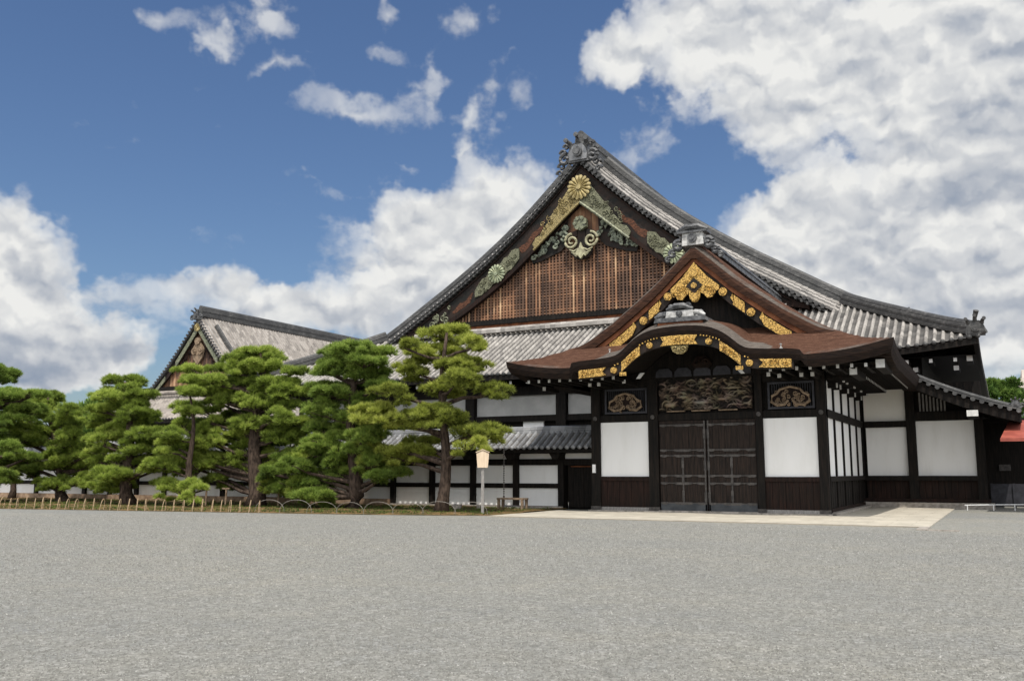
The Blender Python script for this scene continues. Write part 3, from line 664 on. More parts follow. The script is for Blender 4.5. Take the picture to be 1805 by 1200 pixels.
# lattice gable wall
wl = MB()
for k in range(60):
    u = -9.3 + k * .31; top = min(Bb(abs(u)) + .4, 18.4); 
    if top > 11.3: wl.box(XC + u, XC + u + .3, 51.42, 51.47 + .02 * (k % 2), 11.1, top, 0, random.uniform(-.25, .0))
wl.build('plank_wall', M['lattice'], gh, tone=True)
la = MB(); k = 0; u = -9.2
while u < 9.3:
    top = Bb(abs(u)) + .15
    tn = random.choice((.1, .15, .2, .3, .35, .45, .5, .85)) if random.random() < .8 else random.uniform(.6, 1)
    zz = 11.35
    while zz < top:      # each bar weathers in lengths
        ze = min(top, zz + random.uniform(.8, 3.2)); la.box(XC + u - .05, XC + u + .05, 51.08, 51.16, zz, ze, 0, min(1, max(0, tn + random.uniform(-.12, .12)))); zz = ze
    u += .235
z = 11.5
while z < 17.9:
    lo, hi = 0, 9.3
    for _ in range(30):
        md = (lo + hi) / 2
        if Bb(md) > z: lo = md
        else: hi = md
    x = -lo - .1
    while x < lo:
        x2 = min(lo + .1, x + random.uniform(1.2, 3)); la.box(XC + x, XC + x2, 51.10, 51.20, z - .045, z + .045, 0, random.uniform(.15, .62)); x = x2
    z += .185
la.build('lattice', M['lattice'], gh, tone=True)
pl = MB()
for k in range(17):
    u = -2.0 + k * .235; pl.box(XC + u, XC + u + .225, 51.0 + .02 * (k % 2), 51.07, 15.75, min(18.3, Bb(abs(u + .11)) + .3), 0, random.uniform(.35, .95))
pl.build('apex_planks', M['lattice'], gh, tone=True)
ft = MB(); ft.box(XC - 9.9, XC + 9.9, 50.9, 51.5, 11.05, 11.36); ft.build('gable_sill', M['wood'], gh)
ft = MB(); ft.box(XC - 10.2, XC + 10.2, 51.05, 51.4, 10.75, 11.05); ft.build('gable_sill_board', M['board_red'], gh)
ft = MB(); ft.sweep([(XC - 12.2, 50.72, 10.45), (XC + 12.2, 50.72, 10.45)], [(-.2, 0), (-.2, .2), (-.1, .34), (.1, .34), (.2, .2), (.2, 0)], side=(0, 1, 0)); ft.build('foot_ridge', M['tile'], gh)
# walls of the hall
bw = MB(); bw.box(XC - 18.8, -5.9, 46.95, 47.15, 0, 7.3); bw.box(-3.3, -3.1, 47.2, 77.5, 3, 7.2); bw.box(-5.9, -3.3, 46.95, 47.15, 5.6, 7.3); bw.box(XC - 18.8, XC - 18.6, 47.2, 77.5, 0, 7.2)
bw.box(XC - 18.6, -3.3, 77.3, 77.5, 0, 7.2); bw.build('timber_wall', M['wood'], gh)
bg_ = MB(); bg_.prism([(XC + u, float(R_main(21.5 - abs(u))) - .1) for u in (-14, -10, -6, -3, 0, 3, 6, 10, 14)], 77.6, 77.8); bg_.build('back_gable', M['wood'], gh)
xs = [-15.75 - 5.9 * k for k in range(5)]
for k, x in enumerate(xs):
    if k:
        b = MB(); b.box(x - .3, x + .3, 46.5, 46.95, 0, 6.5); b.build('post', M['wood'], gh)
    pz = MB(); pz.box(x - 5.55 if k < 4 else x - 1.0, x - .35, 46.78, 46.93, 4.84, 6.0); pz.build('plaster_panel', M['plaster_shaded'], gh)
pz = MB(); pz.box(-24.15, -22.85, 46.78, 46.93, 4.0, 4.52); pz.build('plaster_panel', M['plaster'], gh)
for z0, z1, y in ((6.0, 6.5, 46.55), (4.5, 4.84, 46.6)):
    b = MB(); b.box(XC - 18.8, -15.0, y, 46.95, z0, z1); b.build('tie_beam', M['wood'], gh)
rf = MB(); rf.box(-.075, .075, 0, 2.0, -.09, .09); rf.box(-.07, .07, -.03, 0, -.085, .085, 1)
first = None
for x in [-41 + 1.05 * k for k in range(24)] + [-5.6 + 1.0 * k for k in range(5)]:
    if first is None:
        first = rf.build('rafter', [M['wood'], M['white_tip']], None); ro = first
    else: ro = first.copy(); COL.objects.link(ro)
    ro.parent = gh; ro.location = Vector((x, 45.35, 6.62)) - Vector(gh.location)
for x in (-5.2, -3.3, -1.6):
    b = MB(); b.box(x - .11, x + .11, 46.0, 47.6, 6.2, 6.42); b.box(x - .105, x + .105, 45.96, 46.0, 6.205, 6.415, 1); b.build('bracket_arm', [M['wood'], M['white_tip']], gh)
b = MB(); b.box(-1.15, -.9, 45.6, 47.4, 6.55, 6.8); b.box(-1.145, -.905, 45.56, 45.6, 6.555, 6.795, 1); b.build('bracket_arm', [M['wood'], M['white_tip']], gh)
# right wing under the lean-to roof
b = MB(); b.box(-5.9, -.7, 46.9, 47.1, 0, 5.75); b.box(-.95, -.75, 47.1, 60, 0, 4.2); b.build('wing_backing_wall', M['wood'], gh)
for x0, x1, zt in ((-3.9, -3.5, 5.7), (-1.07, -.7, 4.1)):
    b = MB(); b.box(x0, x1, 46.45, 46.9, .12, zt); b.build('post', M['wood'], gh)
for x0, x1, z0, z1, mm in ((-5.7, -3.9, 1.47, 3.72, 'plaster_old'), (-5.75, -3.92, 4.01, 5.62, 'plaster_cream'), (-3.5, -1.07, 1.47, 3.98, 'plaster_old')):
    b = MB(); b.box(x0, x1, 46.72, 46.88, z0, z1); b.build('plaster_panel', M[mm], gh)
for x0, x1, z0, z1, y in ((-5.75, -3.9, 3.72, 4.01, 46.5), (-3.5, -1.07, 3.98, 4.4, 46.52), (-5.8, -.7, 1.25, 1.47, 46.42)):
    b = MB(); b.box(x0, x1, y, 46.9, z0, z1); b.build('tie_beam', M['wood'], gh)
for x0, x1 in ((-5.75, -3.9), (-3.5, -1.07)):
    b = MB(); n = 9; w = (x1 - x0) / n
    for k in range(n): b.box(x0 + k * w, x0 + (k + 1) * w - .01, 46.66 + .015 * (k % 2), 46.85, .42, 1.25)
    b.build('plank_panel', M['wood_brown'], gh)
b = MB(); b.box(-5.9, -.6, 46.35, 46.9, .27, .42); b.build('ground_sill', M['wood_brown'], gh)
b = MB(); b.box(-5.9, -.45, 46.2, 47.0, 0, .26); b.build('stone_plinth', M['stone'], gh)
b = MB()
for k in range(8): b.box(-3.3 + k * .15, -3.26 + k * .15 + .03, 46.6, 46.66, 4.42, 5.3 - .06 * k)
b.build('grille', M['greywood'], gh)
# lean-to roof: its rake faces the viewer
lz = lambda x: 5.66 - .50 * (x + 3.05) + .030 * (x + 3.05) ** 2
zl = lambda X, Y: lz(X)
A = tile_sheet(zl, 44.0, 62, -.8, 3.2, '-x', lambda x, y: x < 99, lap=.3)
o = raw_object('lean_to_roof', A[0], [M['tile_grey'], M['tile_pan']], gh, quads=A[1], mi=A[2])
rk = MB(); xs_ = list(np.linspace(-3.2, .8, 16))
rk.sweep([(x, 44.0, lz(x) + .02) for x in xs_], RIDGE(.17, .2), side=(0, 1, 0))
for x in np.linspace(-3.0, .72, 12): rk.cyl((x, 43.76, lz(x) - .02), .10, .3, 'y', 10)
rk.build('rake_tiles', M['tile_dark'], o)
rk = MB(); rk.band(xs_, [lz(x) - .06 for x in xs_], [lz(x) - .5 for x in xs_], 43.95, 44.12); 
rk.add([(xs_[0], 44.1, lz(xs_[0]) - .42), (xs_[-1], 44.1, lz(xs_[-1]) - .42), (xs_[-1], 62, lz(xs_[-1]) - .42), (xs_[0], 62, lz(xs_[0]) - .42)], [(0, 1, 2, 3)])
rk.box(.72, .8, 44.0, 62, lz(.8) - .45, lz(.8) - .05)
rk.build('rake_board', M['wood'], gh)
orn = MB(); onigawara(orn, .62, 43.85, lz(.62) + .1, .28, fins=False, white=False); orn.build('eave_ornament', M['oni_dark'], gh)
b = MB(); b.box(-1.25, -.8, 43.75, 46.9, 3.98, 4.25); b.box(-1.245, -.805, 43.71, 43.75, 3.985, 4.245, 1); b.build('purlin', [M['wood'], M['white_tip']], gh)

# ------------------------------------------------------------------ second hall
XS = -65.6; R2_ = smooth_interp([-.5, 0, 1.5, 3.3, 5, 6.5, 8, 9.3, 10.5], [6.0, 6.3, 7.2, 8.6, 10.3, 11.75, 13.4, 15.0, 16.5])
sh = thing('palace_hall', (XS, 72, 0), 'smaller distant palace hall with brown plank gable, behind the pines on the left', 'palace hall')
hall(sh, XS, 10.3, 57.6, 61.4, 60.8, 88, R2_, (M['tile_pale'], M['tile'], M['tile_dark']), False)
orn = MB(); onigawara(orn, XS, 60.6, 15.75, .7, 0, 0, fins=False, white=False); orn.build('ridge_end_ornament', [M['oni_dark'], M['oni_dark']], sh)
P2 = lambda u: float(R2_(10.3 - u)) - .45
for sg in (-1, 1):
    us = list(np.linspace(0, 6.3, 26)); b = MB()
    b.band([sg * u for u in us], [P2(u) - .28 for u in us], [P2(u) - .82 - .25 * (6.3 - u) / 6.3 for u in us], 60.95, 61.1, 0, XS); o = b.build('bargeboard', M['board_dark'], sh)
    p = MB(); us = list(np.linspace(0, 2.7, 10)); p.band([sg * u for u in us], [P2(u) - .5 for u in us], [P2(u) - 1.1 for u in us], 60.86, 60.95, 0, XS); p.build('gilt_apex_plate', M['green'], sh)
    p = MB(); us = list(np.linspace(4.0, 5.6, 8)); p.band([sg * u for u in us], [P2(u) - .45 for u in us], [P2(u) - .9 for u in us], 60.86, 60.95, 0, XS); p.build('gilt_scrollwork', M['green'], sh)
c = MB(); crest(c, XS, 60.8, P2(0) - .75, .42); c.build('chrysanthemum_crest', M['crest'], sh)
p = MB()
for k in range(56):
    u = -6.6 + k * .236; top = P2(abs(u + .1)) - .6
    if top > 9.9: p.box(XS + u, XS + u + .225, 61.3 + .03 * (k % 2), 61.5, 9.7, top, 0, random.uniform(.1, .75))
p.build('plank_wall', M['lattice'], sh, tone=True)
p = MB(); p.prism([(XS - .3, 13.6), (XS - .75, 13.0), (XS - .6, 12.2), (XS, 11.5), (XS + .6, 12.2), (XS + .75, 13.0), (XS + .3, 13.6)], 60.98, 61.15)
for sg in (-1, 1):
    p.tube(spiral(XS + sg * .38, 60.9, 12.75, .3, 1.5, math.pi / 2, -sg), .09, 5)
p.cyl((XS, 60.85, 13.75), .35, .2, 'y', 8); p.build('gable_pendant', M['oldwood'], sh)
for sg in (-1, 1):
    p = MB()
    for k in range(12):
        u = random.uniform(.7, 2.2); p.tube(spiral(XS + sg * u, 61.1, P2(u) - random.uniform(1.3, 1.8), .16, 1.1, random.uniform(0, 6), 1, n=12), .06, 4)
    p.build('foliage_carving', M['wood_brown'], sh)
p = MB(); p.box(XS - 7.3, XS + 7.3, 60.9, 61.3, 9.3, 9.62); p.build('gable_sill', M['wood'], sh)
p = MB(); p.sweep([(XS - 7.6, 60.6, 8.95), (XS + 7.6, 60.6, 8.95)], [(-.16, 0), (-.16, .16), (0, .26), (.16, .16), (.16, 0)], side=(0, 1, 0)); p.build('foot_ridge', M['tile_pale'], sh)
p = MB(); p.box(XS - 8.5, XS + 8.5, 59.4, 87.5, 0, 6.4); p.build('timber_wall', M['wood'], sh)
for k in range(6):
    p = MB(); p.box(XS - 8.2 + k * 2.8, XS - 5.7 + k * 2.8, 59.3, 59.4, 3.5, 5.4); p.build('plaster_panel', M['plaster_old'], sh)
# a lower roof joins the two halls behind
jr = thing('connecting_corridor', (-50, 86, 0), 'low dark tiled corridor roof running between the two palace halls', 'corridor')
p = MB(); p.sweep([(-66, 88.5, 16.0), (-40, 88.5, 16.0)], RIDGE(.3, 1.2), side=(0, 1, 0)); p.build('ridge', M['tile_dark'], jr)
p = MB(); p.add([(-66, 88.5, 16.3), (-40, 88.5, 16.3), (-40, 82, 10), (-66, 82, 10), (-66, 95, 10), (-40, 95, 10)], [(0, 1, 2, 3), (0, 4, 5, 1)]); p.build('roof', M['tile_pale'], jr)
p = MB(); p.box(-65, -41, 83.5, 93.5, 0, 11.2); p.build('timber_wall', M['wood'], jr)

# ------------------------------------------------------------------ low tile-roofed wall on the left
lw = thing('tile_capped_wall', (-38, 37.6, 0), 'long low white plaster wall in dark timber frame with its own tiled roof, behind the pines', 'wall')
X0, X1 = -62.0, -15.45
zw = lambda X, Y: 2.66 + .58 * (Y - 36.4) + 0 * X
A = tile_sheet(zw, X0, X1, 36.4, 37.72, 'y', lambda x, y: x < 99, pitch=.30, lap=.28)
n = int((X1 - X0) / .30)
A = join_arrays([A] + [end_tile((X0 + k * (X1 - X0) / n, 36.34, 2.66 + .04), .09, .08) for k in range(n + 1)])
raw_object('front_roof_slope', A[0], [M['tile_grey'], M['tile_pan'], M['tile_grey']], lw, quads=A[1], mi=A[2])
b = MB(); b.add([(X0, 37.8, 3.45), (X1, 37.8, 3.45), (X1, 39.2, 2.66), (X0, 39.2, 2.66)], [(0, 1, 2, 3)]); b.build('back_roof_slope', M['tile_pan'], lw)
b = MB(); b.sweep([(X0, 37.8, 3.36), (X1, 37.8, 3.36)], [(-.2, 0), (-.2, .1), (-.16, .12), (-.16, .2), (-.11, .22), (-.09, .3), (0, .35), (.09, .3), (.11, .22), (.16, .2), (.2, .1), (.2, 0)], side=(0, 1, 0)); b.build('ridge', M['tile_grey'], lw)
b = MB(); b.box(X0, X1, 36.5, 36.6, 2.48, 2.62); b.add([(X0, 36.5, 2.6), (X1, 36.5, 2.6), (X1, 37.6, 3.1), (X0, 37.6, 3.1)], [(0, 1, 2, 3)]); b.build('eave_board', M['wood'], lw)
px = [-17.42 - 2.27 * k for k in range(20)]
b = MB(); b.box(X0, -17.3, 37.62, 37.9, 0, 3.2); b.box(-17.3, X1, 37.95, 38.1, 0, 3.2); b.build('timber_backing', M['wood'], lw)
for k, x in enumerate(px):
    b = MB(); b.box(x - .14, x + .14, 37.36, 37.62, .0, 2.5); b.prism([(x - .12, 2.2), (x + .12, 2.2), (x + .28, 2.46), (x - .28, 2.46)], 36.75, 37.36); b.build('post', M['wood'], lw)
    if k < len(px) - 1:
        xa, xb = px[k + 1] + .14, x - .14
        for z0, z1 in ((.34 if xa < -27 else .14, .92), (1.13, 1.94), (2.22, 2.46)):
            b = MB(); b.box(xa, xb, 37.5, 37.61, z0, z1); b.build('plaster_panel', M['plaster_old'] if k % 2 else M['plaster'], lw)
b = MB(); b.box(-17.25, X1, 37.5, 37.61, 2.22, 2.46); b.build('plaster_panel', M['plaster'], lw)
for z0, z1 in ((.92, 1.13), (1.94, 2.22)):
    b = MB(); b.box(X0, -17.3 if z0 < 1.5 else X1, 37.42, 37.6, z0, z1); b.build('rail', M['wood'], lw)
b = MB(); b.box(-26.6, -17.3, 37.3, 37.62, 0, .13); b.build('stone_plinth', M['stone'], lw)
b = MB(); b.box(X0, -26.62, 37.25, 37.62, 0, .33); b.build('stone_plinth', M['plinth_brown'], lw)
d = MB()
for k in range(7): d.box(-17.2 + k * .25, -16.96 + k * .25, 37.72 + .01 * (k % 2), 37.8, .1, 1.95)
o = d.build('plank_door', M['wood'], lw)
d = MB(); d.box(-17.05, -16.0, 37.66, 37.72, 1.86, 1.9); d.build('door_rail', M['board_red'], o)

# ================================================================== entrance porch
EX = -10.47; HW = 7.47; EY = 33.2; GY = 36.1; VY = 35.2; BY = 51.0
R_e = smooth_interp([-.5, 0, 1, 2, 3, 4, 5, 6, 6.8, 7.47, 8], [5.5, 5.74, 6.18, 6.75, 7.32, 8.0, 8.78, 9.6, 10.35, 10.95, 11.5])
_K = smooth_interp([-1, -.6, 0, .35, .7, 1.0, 1.35, 1.7, 2.0, 2.3, 2.55, 2.85, 3.3, 4.0, 4.6, 6], [6.88, 7.0, 7.05, 7.04, 7.02, 6.98, 6.88, 6.70, 6.47, 6.19, 6.06, 6.02, 5.98, 5.95, 5.86, 5.74])
K = lambda u: _K(np.abs(u))
po = thing('entrance_porch', (EX, 41, 0), 'dark timber entrance porch with brown bark roof, gilded gables and big double doors', 'porch')
def elift(dx, dy): return .42 * np.clip(1 - np.maximum(dx, dy) / 3.0, 0, 1) ** 2
def zA(X, Y):
    u = X - EX; dx = np.maximum(HW - np.abs(u), 0); dy = Y - EY
    base = np.minimum(R_e(dx), R_e(np.maximum(dy, 0))) + elift(dx, np.maximum(dy, 0))
    q = np.clip((dy + .3) / .95, 0, 1)
    kk = K(u) + .30 * (1 - (1 - q) ** 2) * np.clip((3.7 - np.abs(u)) / .7, 0, 1) + .10 * np.maximum(dy, 0)
    kk = np.where(np.abs(u) < 4.5, kk, -9)
    return np.maximum(base, kk)
us = np.concatenate([np.linspace(-HW, -4.6, 14), np.linspace(-4.5, 4.5, 92), np.linspace(4.6, HW, 14)])
dys = np.concatenate([np.linspace(0, .7, 10), np.linspace(.85, 3.3, 16)])
V, Q = grid_sheet(us + EX, EY + dys, lambda X, Y: X * 0)
u = V[:, 0] - EX; dy = V[:, 1] - EY; w = np.clip((4.6 - np.abs(u)) / .25, 0, 1)
V[:, 1] -= .3 * w * (1 - dy / 3.3); V[:, 2] = zA(V[:, 0], V[:, 1])
tone = np.where((np.abs(u) < 3.4) & (dy < .55), .85, np.where(dy < .25, .45, .08)) 
raw_object('front_bark_slope', V, M['bark'], po, quads=Q, tone=tone, smooth=True)
def zB(X, Y):
    dx = np.maximum(HW - np.abs(X - EX), 0); up = np.clip((dx - 1.6) / 1.0, 0, 1)
    return R_e(dx) + .02 + elift(dx, Y - EY) - up * .34 * np.clip((VY + .8 - Y) / .8, 0, 1) ** 2 * np.clip(.25 + dx / HW, 0, 1)
usB = np.linspace(-HW, HW, 90); ysB = np.concatenate([np.linspace(VY, 36.4, 12), np.linspace(36.6, BY, 36)])
V, Q = grid_sheet(usB + EX, ysB, zB, keep=lambda x, y: (y > 36.5) | (HW - np.abs(x - EX) > 1.7))
tone = np.where(V[:, 1] < VY + .3, .62, np.where(V[:, 1] < VY + .8, .3, .1))
raw_object('upper_bark_roof', V, M['bark'], po, quads=Q, tone=tone, smooth=True)
# cut edge of the thatch along the eaves
eb = MB(); path = []
for y in np.linspace(BY, EY + .15, 40): path.append((EX - HW, y, float(zB(EX - HW, y)) if y > 36.5 else float(zA(np.array(EX - HW), np.array(y))), (1, 0)))
for uu in us[1:-1]:
    ww = min(1, max(0, (4.6 - abs(uu)) / .25)); y = EY - .3 * ww
    path.append((EX + uu, y, float(zA(np.array(EX + uu), np.array(y if ww else EY))), (0, 1)))
for y in np.linspace(EY + .15, BY, 40): path.append((EX + HW, y, float(zB(EX + HW, y)) if y > 36.5 else float(zA(np.array(EX + HW), np.array(y))), (-1, 0)))
path[40 - 1] = (EX - HW, EY, path[39][2] + .02, (.7, .7)); path[40 + len(us) - 2] = (EX + HW, EY, path[40 + len(us) - 2][2] + .02, (-.7, .7))
Vv = []
for (x, y, z, (ix, iy)) in path:
    th = .36 if abs(x - EX) < 4.6 and y < EY + .1 else .42
    for k, (dd, zz) in enumerate(((0, .005), (.05, -th * .5), (.16, -th), (.9, -th + .05))): Vv.append((x + ix * dd, y + iy * dd, z + zz))
eb.add(Vv, [(4 * i + j, 4 * i + j + 1, 4 * i + 4 + j + 1, 4 * i + 4 + j) for i in range(len(path) - 1) for j in range(3)])
eb.build('eave_bark_edge', M['bark_edge'], po, smooth=False)
sf = MB(); x0, x1 = EX - HW + .7, EX + HW - .7
sf.add([(x0, EY + .7, 5.42), (-14.6, EY + .7, 5.42), (-14.6, 36.4, 5.62), (x0, 36.4, 5.62), (-6.4, EY + .7, 5.42), (x1, EY + .7, 5.42), (x1, 36.4, 5.62), (-6.4, 36.4, 5.62),
        (x0, 46.9, 5.5), (-15.2, 46.9, 5.7), (-15.2, 36.4, 5.62), (x1, 46.9, 5.5), (-5.8, 46.9, 5.7), (-5.8, 36.4, 5.62)],
       [(0, 1, 2, 3), (4, 5, 6, 7), (3, 10, 9, 8), (13, 6, 11, 12)])
cu = np.linspace(-4.2, 4.2, 40); a0 = len(sf.v)
for uu in cu: sf.v += [(EX + uu, EY - .1, float(K(uu)) - .34), (EX + uu, 36.5, float(K(uu)) - .30)]; sf.t += [.5, .5]
sf.f += [(a0 + 2 * i, a0 + 2 * i + 1, a0 + 2 * i + 3, a0 + 2 * i + 2) for i in range(39)]; sf.m += [0] * 39
sf.build('soffit', M['wood'], po)
# verge of the upper gable
Ev = lambda u: float(zB(EX + u, VY))
ug = list(np.linspace(-5.75, 5.75, 60))
vg = MB(); Vv = []
for uu in ug:
    z = Ev(uu)
    for yy, dz in ((VY, .0), (VY - .03, -.16), (VY + .02, -.42), (VY + .55, -.44)): Vv.append((EX + uu, yy, z + dz))
vg.add(Vv, [(4 * i + j, 4 * i + j + 1, 4 * i + 5 + j, 4 * i + 4 + j) for i in range(len(ug) - 1) for j in range(3)])
vg.build('verge_bark_edge', M['bark_edge_brown'], po)
for sg in (-1, 1):
    uu = list(np.linspace(0, 4.9, 30))
    b = MB(); b.band([sg * q for q in uu], [Ev(q) - .42 for q in uu], [Ev(q) - .64 for q in uu], VY + .14, VY + .4, 0, EX); b.build('upper_barge_trim', M['board_red'], po)
    b = MB(); b.band([sg * q for q in uu], [Ev(q) - .66 for q in uu], [Ev(q) - 1.18 for q in uu], VY + .2, VY + .42, 0, EX); bo = b.build('bargeboard', M['board_dark'], po)
    def gp(q0, q1, notch, t0=-.70, t1=-1.12, n=8):
        qs = list(np.linspace(q0, q1, n)); top = [(q, Ev(q) + t0) for q in qs]; bot = [(q, Ev(q) + t1) for q in qs][::-1]
        if notch: top[0] = (q0 + notch, top[0][1]); bot[-1] = (q0 + notch, bot[-1][1]); bot.append((q0, (Ev(q0) + (t0 + t1) / 2 * 1.0)))
        return top + bot
    for q0, q1 in ((1.42, 1.96), (2.52, 3.7)):
        pts = gp(q0, q1, .12); p = MB(); p.prism([(EX + sg * a, z) for a, z in pts][::sg], VY + .12, VY + .2); p.build('gilt_plate', M['gold'], po)
    for q in (1.13, 2.2):
        p = MB(); p.cyl((EX + sg * q, VY + .1, Ev(q) - .92), .165, .1, 'y', 18); p.cyl((EX + sg * q, VY + .06, Ev(q) - .92), .09, .05, 'y', 14); p.build('gilt_boss', M['gold'], po)
p = MB(); pts = [(0, 9.98), (.5, 9.38), (1.0, 8.95), (.98, 8.78), (.80, 8.72), (.72, 8.52), (.52, 8.48), (.40, 8.62), (.24, 8.74), (.2, 8.52), (.1, 8.38), (0, 8.35)]
p.prism([(EX + a, z) for a, z in [(-a, z) for a, z in pts[:0:-1]] + pts], VY + .06, VY + .16)
for k in range(20):
    uu = random.uniform(-.85, .85); zz = random.uniform(8.6, 9.7 - abs(uu)); p.tube(spiral(EX + uu, VY + .05, zz, random.uniform(.07, .13), 1.0, random.uniform(0, 6), 1, n=12), .022, 4)
o = p.build('gilt_apex_plate', M['gold'], po)
p = MB(); p.prism([(EX, 9.34), (EX + .34, 9.02), (EX, 8.70), (EX - .34, 9.02)], VY + .02, VY + .06); p.build('diamond_inset', M['board_dark'], o)
p = MB(); p.cyl((EX, VY - .03, 9.02), .12, .06, 'y', 14); p.cyl((EX, VY + .0, 9.55), .16, .06, 'y', 18); p.cyl((EX, VY - .02, 8.55), .16, .06, 'y', 16); p.build('gilt_boss', M['gold'], o)
p = MB(); p.prism([(EX + q, Ev(q) - .9) for q in ug if abs(q) < 5.0] + [(EX + 5.0, 6.6), (EX - 5.0, 6.6)], GY, GY + .15); p.build('gable_wall', M['wood'], po)
# ridge with its end ornament
p = MB(); p.sweep([(EX, y, 10.82) for y in np.linspace(VY + .3, BY, 10)], RIDGE(.34, .62), side=(1, 0, 0)); p.build('ridge', M['oni_dark'], po)
p = MB(); p.prism([(EX - .45, 10.68), (EX + .45, 10.68), (EX + .42, 11.18), (EX - .42, 11.18)], VY - .02, VY + .5, 1)
p.box(EX - .6, EX + .6, VY - .1, VY + .6, 11.18, 11.28); p.tube([(EX - .62, VY, 11.26), (EX - .25, VY - .05, 11.42), (EX + .25, VY - .05, 11.42), (EX + .62, VY, 11.26)], [.09, .13, .13, .09], 7)
p.cyl((EX, VY - .12, 10.95), .19, .12, 'y', 14); p.cyl((EX, VY - .16, 10.95), .1, .08, 'y', 12)
for sg in (-1, 1):
    p.tube(spiral(EX + sg * .62, VY + .1, 10.72, .22, 1.2, 1.0 if sg < 0 else math.pi - 1.0, -sg), .11, 6); p.tube(spiral(EX + sg * .88, VY + .12, 10.42, .17, 1.2, 1.0 if sg < 0 else math.pi - 1.0, -sg), .08, 6)
    p.tube(spiral(EX + sg * 1.08, VY + .12, 10.2, .11, 1.2, 1.0 if sg < 0 else math.pi - 1.0, -sg), .06, 6)
p.build('ridge_end_ornament', [M['oni_dark'], M['oni_white']], po)
# undulating front gable
kb_ = MB(); uu = list(np.linspace(-4.15, 4.15, 90)); kb_.band(uu, [float(K(q)) - .33 for q in uu], [float(K(q)) - .70 for q in uu], EY - .12, EY + .06, 0, EX)
kb_.build('undulating_bargeboard', M['board_dark'], po)
def kplate(u0, u1, t0=-.35, t1=-.66, notch0=0, notch1=0, name='gilt_plate', y=EY - .2):
    qs = list(np.linspace(u0, u1, 12)); top = [[q, float(K(q)) + t0] for q in qs]; bot = [[q, float(K(q)) + t1] for q in qs][::-1]
    if notch1: top.append([u1 - notch1, (top[-1][1] + bot[0][1]) / 2])
    if notch0: bot.append([u0 + notch0, (top[0][1] + bot[-1][1]) / 2])
    p = MB(); p.prism([(EX + a, z) for a, z in top + bot], y, y + .07)
    for k in range(8):
        q = random.uniform(u0 + .15, u1 - .15); p.tube(spiral(EX + q, y - .015, float(K(q)) + (t0 + t1) / 2 + random.uniform(-.06, .06), .09, 1.0, random.uniform(0, 6), 1, n=10), .018, 4)
    return p.build(name, M['gold'], po)
kplate(-.72, .72, -.33, -.68, .12, .12); kplate(-4.1, -2.95, notch1=.16); kplate(2.95, 4.1, notch0=.16)
for sg in (-1, 1):
    a, b_ = (1.55, 2.3); kplate(*((a, b_) if sg > 0 else (-b_, -a)), t0=-.38, t1=-.74)
    for q, sz in ((1.15, .12), (2.62, .125)):
        p = MB(); z = float(K(q)) - .53; p.cyl((EX + sg * q, EY - .22, z), sz, .1, 'y', 18); p.cyl((EX + sg * q, EY - .25, z), sz * .55, .05, 'y', 12); p.build('gilt_boss', M['gold'], po)
    p = MB(); zz = float(K(2.3)) - .85; p.box(EX + sg * 2.25 - .13, EX + sg * 2.25 + .13, EY - .2, EY - .12, zz - .06, zz + .08); p.build('gilt_foot', M['gold'], po)
    p = MB()
    for k in range(16):
        q = .85 + k * .115
        if q < 1.62 or q > 2.35: p.cyl((EX + sg * q, EY - .2, float(K(q)) - .34), .028, .08, 'y', 7)
    p.build('gilt_beading', M['gold'], po)
    p = MB(); p.prism([(EX + sg * 1.98 - .17 * sg, 5.5), (EX + sg * 1.98 + .0 * sg, 5.5), (EX + sg * 1.98 + .17 * sg, 5.28), (EX + sg * 1.98 + .02 * sg, 5.28)][::sg], 34.2, 34.26); p.build('beam_end', M['white_tip'], po)
p = MB(); p.prism([(EX - .35, 6.34), (EX + .35, 6.34), (EX + .26, 6.12), (EX + .1, 6.02), (EX - .1, 6.02), (EX - .26, 6.12)], EY - .12, EY - .02)
p.tube(spiral(EX + .16, EY - .16, 6.2, .1, 1, 0, 1), .03, 5); p.tube(spiral(EX - .16, EY - .16, 6.2, .1, 1, 3, -1), .03, 5); p.cyl((EX, EY - .2, 6.2), .06, .08, 'y', 10); p.build('small_pendant', M['gold_old'], po)
p = MB(); p.prism([(EX + q, float(K(q)) - .34) for q in np.linspace(-3.3, 3.3, 40)] + [(EX + 3.3, 5.45), (EX - 3.3, 5.45)], 36.05, 36.2); p.build('front_gable_wall', M['wood'], po)
p = MB(); p.prism([(EX - .3, 5.78), (EX + .3, 5.78), (EX + .42, 5.95), (EX + .2, 6.25), (EX - .2, 6.25), (EX - .42, 5.95)], 35.9, 36.04); p.tube(spiral(EX - .2, 35.88, 6.0, .15, 1.2, 0, 1), .05, 5); p.tube(spiral(EX + .2, 35.88, 6.0, .15, 1.2, 3, -1), .05, 5); p.build('strut_carving', M['wood_brown'], po)
for k in range(5):
    p = MB(); x = EX - 1.6 + k * .8; p.prism([(x - .36, 5.47), (x + .36, 5.47), (x + .34, 5.68), (x + .2, 5.82), (x - .2, 5.82), (x - .34, 5.68)], 35.98, 36.04); p.build('painted_roundel', M['slate_green'] if 'slate_green' in M else M['slate_panel'], po)
